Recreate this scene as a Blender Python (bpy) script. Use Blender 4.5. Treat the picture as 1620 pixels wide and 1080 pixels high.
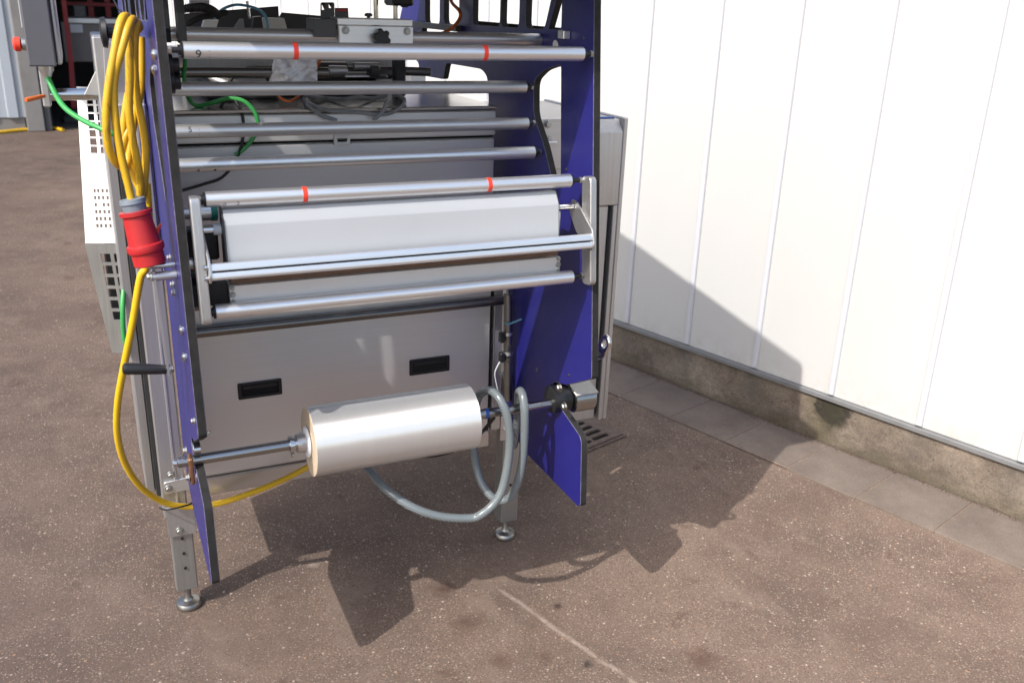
import bpy, bmesh, math, random
from mathutils import Vector, Matrix
random.seed(7)
S = bpy.context.scene
for o in list(bpy.data.objects): bpy.data.objects.remove(o)
COL = S.collection
# ------------------------------------------------------------------ camera
F_PX, PITCH, ROLL, YAW = 1450.85, 0.35391, 0.03403, 0.43666
CAM = Vector((-0.13376, -2.26605, 1.6))
sp, cp, sy, cy = math.sin(PITCH), math.cos(PITCH), math.sin(YAW), math.cos(YAW)
FW = Vector((sy*cp, cy*cp, -sp)); RT = Vector((cy, -sy, 0)); UP = RT.cross(FW)
RT, UP = RT*math.cos(ROLL)+UP*math.sin(ROLL), UP*math.cos(ROLL)-RT*math.sin(ROLL)
cd = bpy.data.cameras.new('camera'); cam = bpy.data.objects.new('camera', cd); COL.objects.link(cam)
cam.matrix_world = Matrix(((RT.x, UP.x, -FW.x, CAM.x), (RT.y, UP.y, -FW.y, CAM.y), (RT.z, UP.z, -FW.z, CAM.z), (0, 0, 0, 1)))
cd.sensor_width = 36; cd.lens = F_PX/1620*36; cd.clip_start = .05; cd.clip_end = 600
cd.dof.use_dof = True; cd.dof.focus_distance = 2.45; cd.dof.aperture_fstop = 5.0
S.camera = cam
# ------------------------------------------------------------------ sky and sun
SUNV = Vector((-.9, -.44, 1.0)).normalized()                   # towards the sun
w = bpy.data.worlds.new('World'); S.world = w; w.use_nodes = True
nt = w.node_tree; bg = nt.nodes['Background']; sky = nt.nodes.new('ShaderNodeTexSky')
sky.sky_type = 'NISHITA'; sky.sun_disc = False
sky.sun_elevation = math.asin(SUNV.z); sky.sun_rotation = math.atan2(SUNV.x, SUNV.y)
sky.air_density = 1.0; sky.dust_density = 2.6; sky.ozone_density = 1.0
nt.links.new(sky.outputs[0], bg.inputs[0]); bg.inputs[1].default_value = .15
sd = bpy.data.lights.new('sun', 'SUN'); sd.energy = 2.55; sd.angle = math.radians(.53); sd.color = (1, .965, .92)
sun = bpy.data.objects.new('sun', sd); COL.objects.link(sun)
sun.rotation_euler = (-SUNV).to_track_quat('-Z', 'Y').to_euler(); sun.location = (-6, -4, 8)
vs = S.view_settings; vs.view_transform = 'Standard'; vs.look = 'None'; vs.gamma = 1; vs.exposure = .92; vs.use_curve_mapping = False
S.render.resolution_x, S.render.resolution_y = 1024, 682
# ------------------------------------------------------------------ pixel (photo, 1620 wide) to place
def ray(x, y): return FW + RT*((x-810)/F_PX) - UP*((y-540)/F_PX)
def at(x, y, ax, v):
    d = ray(x, y); i = 'xyz'.index(ax); return CAM + d*((v-CAM[i])/d[i])
def pX(x, y, v): return at(x, y, 'x', v)
def pY(x, y, v): return at(x, y, 'y', v)
def pZ(x, y, v): return at(x, y, 'z', v)
# ------------------------------------------------------------------ materials
def nodes(name):
    m = bpy.data.materials.new(name); m.use_nodes = True
    return m, m.node_tree, m.node_tree.nodes['Principled BSDF']
def N(nt, t, **k):
    n = nt.nodes.new(t)
    for a, b in k.items(): setattr(n, a, b)
    return n
def L(nt, a, b): nt.links.new(a, b)
def setin(n, **k):
    for a, b in k.items(): n.inputs[a.replace('_', ' ')].default_value = b
def rampn(nt, src, stops, interp='LINEAR'):
    r = N(nt, 'ShaderNodeValToRGB'); r.color_ramp.interpolation = interp
    e = r.color_ramp.elements
    while len(e) < len(stops): e.new(.5)
    for i, (p, c) in enumerate(stops):
        e[i].position = p; e[i].color = c if len(c) == 4 else (*c, 1)
    L(nt, src, r.inputs[0]); return r
def noise(nt, vec, scale, detail=4, rough=.6):
    n = N(nt, 'ShaderNodeTexNoise'); setin(n, Scale=scale, Detail=detail, Roughness=rough)
    if vec is not None: L(nt, vec, n.inputs['Vector'])
    return n
def mix(nt, fac, a, b, mode='MIX'):
    m = N(nt, 'ShaderNodeMix', data_type='RGBA', blend_type=mode)
    for s, v in ((0, fac), (6, a), (7, b)):
        if hasattr(v, 'links'): L(nt, v, m.inputs[s])
        else: m.inputs[s].default_value = v if s == 0 else ((*v, 1) if len(v) == 3 else v)
    return m.outputs[2]
def math_(nt, op, a, b=None, c=None, clamp=False):
    m = N(nt, 'ShaderNodeMath', operation=op, use_clamp=clamp)
    for i, v in enumerate((a, b, c)):
        if v is None: continue
        if hasattr(v, 'links'): L(nt, v, m.inputs[i])
        else: m.inputs[i].default_value = v
    return m.outputs[0]
def pos(nt, scale=None):
    g = N(nt, 'ShaderNodeNewGeometry').outputs['Position']
    if scale is None: return g
    m = N(nt, 'ShaderNodeMapping'); m.inputs['Scale'].default_value = scale; L(nt, g, m.inputs['Vector']); return m.outputs[0]
def bump(nt, h, bs, strength=.3, dist=.002):
    b = N(nt, 'ShaderNodeBump'); setin(b, Strength=strength, Distance=dist); L(nt, h, b.inputs['Height']); L(nt, b.outputs[0], bs.inputs['Normal']); return b
def plain(name, col, rough=.5, metal=0., var=.12, vs_=14, bumpy=0., spec=.5, coat=0., grime=None):
    """base colour with mottling and roughness variation"""
    m, nt, b = nodes(name); p = pos(nt)
    n = noise(nt, p, vs_, 5, .6)
    lo = tuple(c*(1-var) for c in col); hi = tuple(min(1, c*(1+var)) for c in col)
    c = rampn(nt, n.outputs[0], [(.3, lo), (.7, hi)]).outputs[0]
    if grime:
        g = noise(nt, pos(nt, grime[0]), 1.0, 6, .7) if isinstance(grime[0], tuple) else noise(nt, p, grime[0], 6, .7); gm = rampn(nt, g.outputs[0], [(grime[1], (0, 0, 0)), (grime[1]+.12, (1, 1, 1))]).outputs[0]
        c = mix(nt, math_(nt, 'MULTIPLY', gm, grime[3]), c, grime[2])
    L(nt, c, b.inputs['Base Color'])
    n2 = noise(nt, p, vs_*6, 3, .6)
    r = N(nt, 'ShaderNodeMapRange'); setin(r, To_Min=max(.02, rough-.08), To_Max=min(1, rough+.08)); L(nt, n2.outputs[0], r.inputs[0]); L(nt, r.outputs[0], b.inputs['Roughness'])
    setin(b, Metallic=metal); b.inputs['Specular IOR Level'].default_value = spec; b.inputs['Coat Weight'].default_value = coat
    if bumpy: bump(nt, n2.outputs[0], b, bumpy, .001)
    return m
def brushed(name, col, rough, grain=(2, 60, 500), var=.06, metal=1.0, smudge=.1, bmp=.06):
    """brushed metal: fine streaks along one axis, soft smudges in the gloss"""
    m, nt, b = nodes(name)
    n = noise(nt, pos(nt, grain), 1.0, 3, .6); s = noise(nt, pos(nt), 5, 4, .6)
    lo = tuple(c*(1-var) for c in col); hi = tuple(min(1, c*(1+var)) for c in col)
    L(nt, rampn(nt, n.outputs[0], [(.3, lo), (.7, hi)]).outputs[0], b.inputs['Base Color'])
    r1 = math_(nt, 'MULTIPLY_ADD', n.outputs[0], .12, rough-.06); r2 = math_(nt, 'MULTIPLY_ADD', s.outputs[0], smudge*2, -smudge)
    L(nt, math_(nt, 'ADD', r1, r2, clamp=True), b.inputs['Roughness']); setin(b, Metallic=metal)
    bump(nt, n.outputs[0], b, bmp, .0006)
    return m
M = {}
M['steel'] = brushed('brushed_steel', (.56, .555, .55), .36, metal=.9)
M['steel_v'] = brushed('brushed_steel_upright', (.47, .465, .46), .42, (300, 300, 3), .07, .85)
M['panel'] = brushed('brushed_panel', (.72, .71, .695), .42, (3, 60, 700), .03, .72, .10, .02)
M['cover'] = brushed('satin_cover', (.5, .49, .475), .48, (200, 200, 6), .07, .85)
M['rail_dark'] = brushed('dark_steel_rod', (.2, .19, .18), .3, (4, 300, 300))
M['cyl_steel'] = brushed('dull_steel_tube', (.3, .29, .27), .35, (300, 300, 4))
M['leg'] = brushed('matt_leg_steel', (.33, .325, .31), .45, (200, 200, 8), .08, .8)
M['foot'] = plain('worn_foot_steel', (.28, .27, .255), .36, .95, .2, 60)
M['shaft'] = brushed('shaft_steel', (.36, .355, .345), .26, (4, 300, 300), .06, 1.0, .05)
M['chrome'] = brushed('polished_steel', (.62, .62, .61), .16, (3, 200, 200), .04, 1.0, .05)
M['alu'] = brushed('anodised_aluminium', (.80, .80, .795), .40, (3, 250, 250), .03, .92, .05)
M['alu_dull'] = brushed('dull_aluminium', (.66, .66, .655), .42, (3, 250, 250), .04, .92, .06)
M['galv'] = plain('zinc_bolt', (.42, .42, .40), .45, 1.0, .12, 90)
M['white_panel'] = plain('white_coated_panel', (.36, .373, .385), .4, .0, .03, 5, spec=.4)
M['blue'] = plain('blue_laminate', (.0145, .0138, .145), .36, 0, .06, 6, spec=.45, grime=(60, .66, (.1, .1, .22), .12))
M['edge'] = plain('black_laminate_core', (.02, .019, .018), .75, 0, .3, 40, bumpy=.25, spec=.25)
M['arris'] = plain('worn_plate_edge', (.11, .105, .15), .6, 0, .5, 70)
M['black'] = plain('black_plastic', (.012, .012, .013), .42, 0, .2, 40)
M['black_rubber'] = plain('black_rubber', (.018, .018, .018), .6, 0, .2, 60)
M['darkgrey'] = plain('dark_grey_paint', (.055, .056, .06), .45, 0, .1, 20)
M['hmi'] = plain('grey_enclosure', (.10, .10, .112), .45, 0, .05, 20)
M['yellow'] = plain('yellow_cable_sheath', (.62, .36, .012), .42, 0, .1, 20, grime=((70, 70, 13), .56, (.11, .068, .02), .8))
M['yellow_clean'] = plain('yellow_cable_lead', (.7, .43, .012), .4, 0, .08, 12, grime=(60, .68, (.2, .12, .02), .5))
M['red_plug'] = plain('red_plug_plastic', (.42, .018, .02), .4, 0, .1, 25, grime=(50, .6, (.12, .02, .02), .35))
M['grey_plug'] = plain('grey_plug_plastic', (.16, .19, .22), .45, 0, .1, 30)
M['red_tape'] = plain('red_tape', (.75, .045, .02), .5, 0, .05, 20)
M['blue_tape'] = plain('blue_tape', (.02, .09, .35), .5, 0, .05, 20)
M['green'] = plain('green_cable_sheath', (.04, .30, .07), .4, 0, .1, 30)
M['orange'] = plain('orange_tube', (.55, .12, .02), .35, 0, .1, 30)
M['bluetube'] = plain('light_blue_tube', (.12, .32, .48), .3, 0, .1, 30)
M['greycable'] = plain('grey_cable_sheath', (.19, .2, .21), .45, 0, .15, 40)
M['copper'] = plain('bronze_block', (.32, .16, .08), .4, .8, .15, 80)
M['wood'] = brushed('plywood_edge', (.17, .095, .06), .7, (30, 300, 900), .35, 0.0)
M['white_plastic'] = plain('white_nylon', (.7, .72, .74), .35, 0, .03, 20)
M['cream'] = plain('film_edge', (.62, .5, .36), .5, 0, .04, 40)
M['bag'] = plain('clear_plastic_bag', (.88, .88, .89), .2, 0, .1, 30)
M['cast'] = plain('cast_iron', (.125, .092, .076), .75, .1, .25, 40, bumpy=.5)
M['void'] = plain('drain_void', (.008, .007, .006), .9, 0, .1, 40)
M['dark_in'] = plain('dark_interior', (.035, .028, .025), .7, 0, .3, 3)
M['gate'] = plain('pale_grey_gate_sheet', (.34, .37, .4), .45, 0, .05, 4)
M['concrete_jamb'] = plain('grey_render', (.17, .16, .15), .8, 0, .12, 5, bumpy=.2)
M['red_frame'] = plain('red_steel_frame', (.3, .02, .02), .5, 0, .1, 6)
M['bench'] = plain('grey_bench_sheet', (.16, .14, .135), .45, .2, .12, 4)
M['paper'] = plain('paper', (.6, .6, .62), .7, 0, .03, 10)
M['moss_grit'] = plain('grit', (.24, .17, .125), .9, 0, .4, 60)
M['grit_red'] = plain('red_grit', (.13, .085, .065), .9, 0, .7, 160)
M['deck'] = brushed('deck_sheet', (.55, .54, .53), .22, (3, 200, 60), .04, 1.0, .06)
M['ink'] = plain('marker_ink', (.012, .012, .02), .6)
M['teal'] = plain('teal_fitting', (.01, .2, .16), .4)

def film_mat():
    m, nt, b = nodes('wound_film')
    n = noise(nt, pos(nt, (70, .5, .5)), 1.0, 3, .5); n2 = noise(nt, pos(nt, (9, 1, 1)), 1.0, 3, .6)
    c = rampn(nt, n.outputs[0], [(.3, (.74, .73, .71)), (.7, (.77, .76, .74))]).outputs[0]
    L(nt, c, b.inputs['Base Color'])
    L(nt, math_(nt, 'MULTIPLY_ADD', n2.outputs[0], .04, .45), b.inputs['Roughness'])
    tg = N(nt, 'ShaderNodeTangent', direction_type='RADIAL', axis='X'); L(nt, tg.outputs[0], b.inputs['Tangent'])
    setin(b, Metallic=.70, Anisotropic=.95, Anisotropic_Rotation=.25); b.inputs['Coat Weight'].default_value = .5; b.inputs['Coat Roughness'].default_value = .1
    return m
M['film'] = film_mat()
def hose_mat():
    m, nt, b = nodes('braided_hose')
    p = pos(nt); wv = N(nt, 'ShaderNodeTexWave', wave_type='BANDS', bands_direction='DIAGONAL'); setin(wv, Scale=95, Distortion=.6); L(nt, p, wv.inputs['Vector'])
    n = noise(nt, p, 12, 4, .6)
    c = rampn(nt, wv.outputs[0], [(.2, (.15, .175, .185)), (.8, (.25, .285, .295))]).outputs[0]
    c = mix(nt, math_(nt, 'MULTIPLY', n.outputs[0], .6), c, (.15, .17, .17))
    L(nt, c, b.inputs['Base Color']); setin(b, Roughness=.26); b.inputs['Coat Weight'].default_value = .4; b.inputs['Transmission Weight'].default_value = .25
    bump(nt, wv.outputs[0], b, .12, .0005); return m
M['hose'] = hose_mat()

def asphalt():
    m, nt, b = nodes('red_brown_asphalt'); p = pos(nt)
    big = noise(nt, p, 1.1, 6, .62); mid = noise(nt, p, 4, 6, .65); fine = noise(nt, p, 150, 3, .7)
    c = rampn(nt, big.outputs[0], [(.36, (.108, .082, .070)), (.64, (.180, .134, .108))]).outputs[0]
    c = mix(nt, rampn(nt, mid.outputs[0], [(.38, (0, 0, 0)), (.68, (.75, .75, .75))]).outputs[0], c, (.215, .160, .129))
    c = mix(nt, .75, c, rampn(nt, fine.outputs[0], [(.28, (.35, .33, .32)), (.5, (.5, .5, .5)), (.72, (.72, .71, .7))]).outputs[0], 'OVERLAY')
    def stones(scale, thr, rad, cols, c):
        v = N(nt, 'ShaderNodeTexVoronoi', feature='F1'); setin(v, Scale=scale, Randomness=1.0); L(nt, p, v.inputs['Vector'])
        s = N(nt, 'ShaderNodeSeparateColor'); L(nt, v.outputs['Color'], s.inputs[0])
        pick = math_(nt, 'GREATER_THAN', s.outputs[0], thr)
        r = math_(nt, 'MULTIPLY_ADD', s.outputs[1], rad*.7, rad*.5)
        msk = math_(nt, 'MULTIPLY', math_(nt, 'LESS_THAN', v.outputs['Distance'], r), pick)
        tone = rampn(nt, s.outputs[2], cols).outputs[0]
        return mix(nt, math_(nt, 'MULTIPLY', msk, .85), c, tone), msk
    c, m0 = stones(190, .35, .42, [(0, (.07, .052, .044)), (.4, (.165, .124, .10)), (1, (.36, .295, .245))], c)
    c, m1 = stones(125, .62, .32, [(0, (.30, .235, .195)), (.6, (.46, .39, .335)), (1, (.26, .14, .09))], c)
    c, m2 = stones(66, .76, .23, [(0, (.46, .39, .335)), (.8, (.66, .60, .54)), (1, (.36, .2, .11))], c)
    # rusty and dark blots
    st = noise(nt, p, 7, 5, .7); c = mix(nt, rampn(nt, st.outputs[0], [(.60, (0, 0, 0)), (.70, (.6, .6, .6))]).outputs[0], c, (.082, .047, .035))
    s2 = noise(nt, pos(nt, (1.6, 2.4, 1)), 1.0, 9, .68); c = mix(nt, rampn(nt, s2.outputs[0], [(.50, (0, 0, 0)), (.60, (.38, .38, .38))]).outputs[0], c, (.112, .078, .064))
    s3 = noise(nt, pos(nt, (2.2, 1.3, 1)), 1.7, 8, .7); c = mix(nt, rampn(nt, s3.outputs[0], [(.55, (0, 0, 0)), (.66, (.45, .45, .45))]).outputs[0], c, (.255, .20, .166))
    rag = noise(nt, p, 26, 8, .75)
    sep = N(nt, 'ShaderNodeSeparateXYZ'); L(nt, p, sep.inputs[0])
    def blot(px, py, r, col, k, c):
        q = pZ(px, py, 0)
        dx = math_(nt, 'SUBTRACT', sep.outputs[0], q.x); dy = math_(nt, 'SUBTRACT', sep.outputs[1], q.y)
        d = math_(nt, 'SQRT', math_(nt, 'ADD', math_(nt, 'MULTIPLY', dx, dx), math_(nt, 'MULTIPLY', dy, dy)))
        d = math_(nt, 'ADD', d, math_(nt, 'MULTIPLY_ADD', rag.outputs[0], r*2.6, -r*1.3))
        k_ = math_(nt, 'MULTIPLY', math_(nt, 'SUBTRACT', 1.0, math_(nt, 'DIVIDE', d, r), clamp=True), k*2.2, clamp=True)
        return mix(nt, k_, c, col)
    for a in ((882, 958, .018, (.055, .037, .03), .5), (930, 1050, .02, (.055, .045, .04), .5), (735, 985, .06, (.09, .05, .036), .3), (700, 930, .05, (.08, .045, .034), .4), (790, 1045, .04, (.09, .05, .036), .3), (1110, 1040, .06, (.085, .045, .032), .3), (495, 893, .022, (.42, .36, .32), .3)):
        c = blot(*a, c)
    # pale scraped line
    a, e = pZ(790, 932, 0), pZ(1010, 1085, 0); t = (e-a).normalized(); ln = (e-a).length
    dx = math_(nt, 'SUBTRACT', sep.outputs[0], a.x); dy = math_(nt, 'SUBTRACT', sep.outputs[1], a.y)
    u = math_(nt, 'ADD', math_(nt, 'MULTIPLY', dx, t.x), math_(nt, 'MULTIPLY', dy, t.y)); v = math_(nt, 'SUBTRACT', math_(nt, 'MULTIPLY', dx, -t.y), math_(nt, 'MULTIPLY', dy, -t.x))
    v = math_(nt, 'ADD', v, math_(nt, 'MULTIPLY_ADD', mid.outputs[0], .03, -.015))
    v = math_(nt, 'ADD', v, math_(nt, 'MULTIPLY_ADD', fine.outputs[0], .012, -.006))
    on = math_(nt, 'MULTIPLY', math_(nt, 'GREATER_THAN', u, 0), math_(nt, 'LESS_THAN', u, ln+.1))
    k = math_(nt, 'MULTIPLY', math_(nt, 'SUBTRACT', 1, math_(nt, 'DIVIDE', math_(nt, 'ABSOLUTE', v), .011), clamp=True), on)
    c = mix(nt, math_(nt, 'MULTIPLY', math_(nt, 'MULTIPLY', k, rampn(nt, rag.outputs[0], [(.36, (.1, .1, .1)), (.62, (1, 1, 1))]).outputs[0]), .8), c, (.44, .37, .32))
    c = mix(nt, 1.0, c, (.83, .80, .765), 'MULTIPLY')
    tone_x = math_(nt, 'MULTIPLY_ADD', math_(nt, 'ADD', sep.outputs[0], math_(nt, 'MULTIPLY', s2.outputs[0], 1.2)), .32, .12, clamp=True)  # ground darker to the left, lighter towards the wall, broken up by noise
    c = mix(nt, 1.0, c, rampn(nt, tone_x, [(0, (.72, .71, .71)), (1, (1.16, 1.15, 1.13))]).outputs[0], 'MULTIPLY')
    L(nt, c, b.inputs['Base Color']); setin(b, Roughness=.85); b.inputs['Specular IOR Level'].default_value = .3
    h = math_(nt, 'ADD', math_(nt, 'ADD', math_(nt, 'MULTIPLY', fine.outputs[0], 1.0), math_(nt, 'MULTIPLY', m0, .5)), math_(nt, 'MULTIPLY', m1, .6))
    bump(nt, h, b, .55, .0035); return m
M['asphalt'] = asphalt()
def paver_mat():
    m, nt, b = nodes('concrete_paver'); p = pos(nt)
    oi = N(nt, 'ShaderNodeObjectInfo'); n = noise(nt, p, 5, 9, .7); f = noise(nt, p, 230, 4, .75)
    c = rampn(nt, n.outputs[0], [(.32, (.125, .097, .078)), (.68, (.195, .157, .128))]).outputs[0]
    c = mix(nt, .6, c, rampn(nt, f.outputs[0], [(.3, (.24, .24, .24)), (.7, (.78, .77, .76))]).outputs[0], 'OVERLAY')
    c = mix(nt, math_(nt, 'MULTIPLY', oi.outputs['Random'], .3), c, (.135, .11, .09))
    L(nt, c, b.inputs['Base Color']); setin(b, Roughness=.88); bump(nt, f.outputs[0], b, .35, .0015); return m
M['paver'] = paver_mat()
# wall frame: u runs along the wall away from the camera, v stands off it towards the yard
AW = 0.30319; WO = Vector((2.382, .187, 0)); WU = Vector((-math.sin(AW), math.cos(AW), 0)); WV = Vector((-math.cos(AW), -math.sin(AW), 0))
RIB0, RIBP = -.005, .351
def plinth_mat():
    m, nt, b = nodes('weathered_concrete_plinth'); p = pos(nt)
    d = N(nt, 'ShaderNodeVectorMath', operation='DOT_PRODUCT'); L(nt, p, d.inputs[0]); d.inputs[1].default_value = WU
    u = math_(nt, 'SUBTRACT', d.outputs['Value'], WO.dot(WU)); sep = N(nt, 'ShaderNodeSeparateXYZ'); L(nt, p, sep.inputs[0]); z = sep.outputs[2]
    n = noise(nt, p, 3.2, 6, .65); f = noise(nt, p, 48, 8, .75); s = noise(nt, pos(nt, (7, 7, 22)), 1.0, 5, .7)
    c = rampn(nt, n.outputs[0], [(.34, (.105, .082, .064)), (.5, (.19, .152, .118)), (.66, (.29, .24, .19))]).outputs[0]
    c = mix(nt, .5, c, rampn(nt, s.outputs[0], [(.35, (.32, .31, .3)), (.7, (.6, .6, .6))]).outputs[0], 'OVERLAY')
    c = mix(nt, rampn(nt, f.outputs[0], [(.54, (0, 0, 0)), (.66, (.6, .6, .6))]).outputs[0], c, (.085, .068, .052))
    hf = noise(nt, p, 130, 8, .8); c = mix(nt, .8, c, rampn(nt, hf.outputs[0], [(.34, (.26, .26, .26)), (.66, (.74, .74, .73))]).outputs[0], 'OVERLAY')
    vp = N(nt, 'ShaderNodeTexVoronoi', feature='F1'); setin(vp, Scale=55); L(nt, p, vp.inputs['Vector']); vs_ = N(nt, 'ShaderNodeSeparateColor'); L(nt, vp.outputs['Color'], vs_.inputs[0])
    pit = math_(nt, 'MULTIPLY', math_(nt, 'LESS_THAN', vp.outputs['Distance'], math_(nt, 'MULTIPLY', vs_.outputs[1], .22)), math_(nt, 'GREATER_THAN', vs_.outputs[0], .7)); c = mix(nt, math_(nt, 'MULTIPLY', pit, .8), c, (.045, .036, .03))
    un = math_(nt, 'ADD', u, math_(nt, 'MULTIPLY_ADD', s.outputs[0], .10, -.05))
    def drip(u0, wd, z0, k, col, c):
        a = math_(nt, 'SUBTRACT', 1, math_(nt, 'DIVIDE', math_(nt, 'ABSOLUTE', math_(nt, 'SUBTRACT', un, u0)), wd), clamp=True)
        h = math_(nt, 'DIVIDE', math_(nt, 'SUBTRACT', z, z0), .21-z0, clamp=True)
        return mix(nt, math_(nt, 'MULTIPLY', math_(nt, 'MULTIPLY', math_(nt, 'MULTIPLY', a, h), k*3.2, clamp=True), f_soft), c, col)
    f_soft = rampn(nt, f.outputs[0], [(.3, (.55, .55, .55)), (.6, (1, 1, 1))]).outputs[0]
    for i in range(-3, 10): c = drip(RIB0+RIBP*i, .07, .02, .4 if i else .0, (.10, .085, .07), c)
    # moss and damp at the foot
    hz = math_(nt, 'SUBTRACT', 1, math_(nt, 'DIVIDE', math_(nt, 'ADD', z, math_(nt, 'MULTIPLY_ADD', s.outputs[0], .12, -.06)), .075), clamp=True)
    c = mix(nt, math_(nt, 'MULTIPLY', hz, .75), c, (.06, .05, .027))
    c = drip(RIB0+.02, .10, -.08, .35, (.11, .092, .045), c); c = drip(RIB0-.015, .075, .085, 3.0, (.016, .013, .009), c); c = drip(RIB0-.02, .05, .02, .8, (.03, .026, .014), c)
    L(nt, c, b.inputs['Base Color']); setin(b, Roughness=.9); bump(nt, math_(nt, 'ADD', f.outputs[0], s.outputs[0]), b, .4, .003); return m
M['plinth'] = plinth_mat()
def cladding(name, col):
    m, nt, b = nodes(name); p = pos(nt)
    n = noise(nt, p, 1.3, 4, .55); f = noise(nt, pos(nt, (30, 30, 3)), 1.0, 5, .7); sp = noise(nt, p, 38, 2, .5)
    c = rampn(nt, n.outputs[0], [(.3, tuple(x*.97 for x in col)), (.7, col)]).outputs[0]
    c = mix(nt, rampn(nt, f.outputs[0], [(.55, (0, 0, 0)), (.8, (.12, .12, .12))]).outputs[0], c, (.62, .6, .55))
    c = mix(nt, rampn(nt, sp.outputs[0], [(.79, (0, 0, 0)), (.81, (.35, .35, .35))]).outputs[0], c, (.3, .29, .27))
    sz = N(nt, 'ShaderNodeSeparateXYZ'); L(nt, p, sz.inputs[0]); g_ = noise(nt, p, 16, 8, .75)
    hz = math_(nt, 'SUBTRACT', 1, math_(nt, 'DIVIDE', math_(nt, 'SUBTRACT', sz.outputs[2], .205), .16), clamp=True)
    c = mix(nt, math_(nt, 'MULTIPLY', math_(nt, 'POWER', hz, 2.0), rampn(nt, g_.outputs[0], [(.42, (0, 0, 0)), (.68, (.5, .5, .5))]).outputs[0]), c, (.34, .31, .26))
    L(nt, c, b.inputs['Base Color']); setin(b, Roughness=.5); b.inputs['Specular IOR Level'].default_value = .35
    bump(nt, n.outputs[0], b, .08, .004); return m
M['clad'] = cladding('cream_white_cladding', (.535, .53, .507)); M['rib'] = cladding('white_rib', (.545, .552, .58))
M['flash'] = plain('grey_flashing', (.22, .222, .222), .45, .3, .1, 12, grime=(40, .62, (.15, .14, .12), .5))

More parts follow.
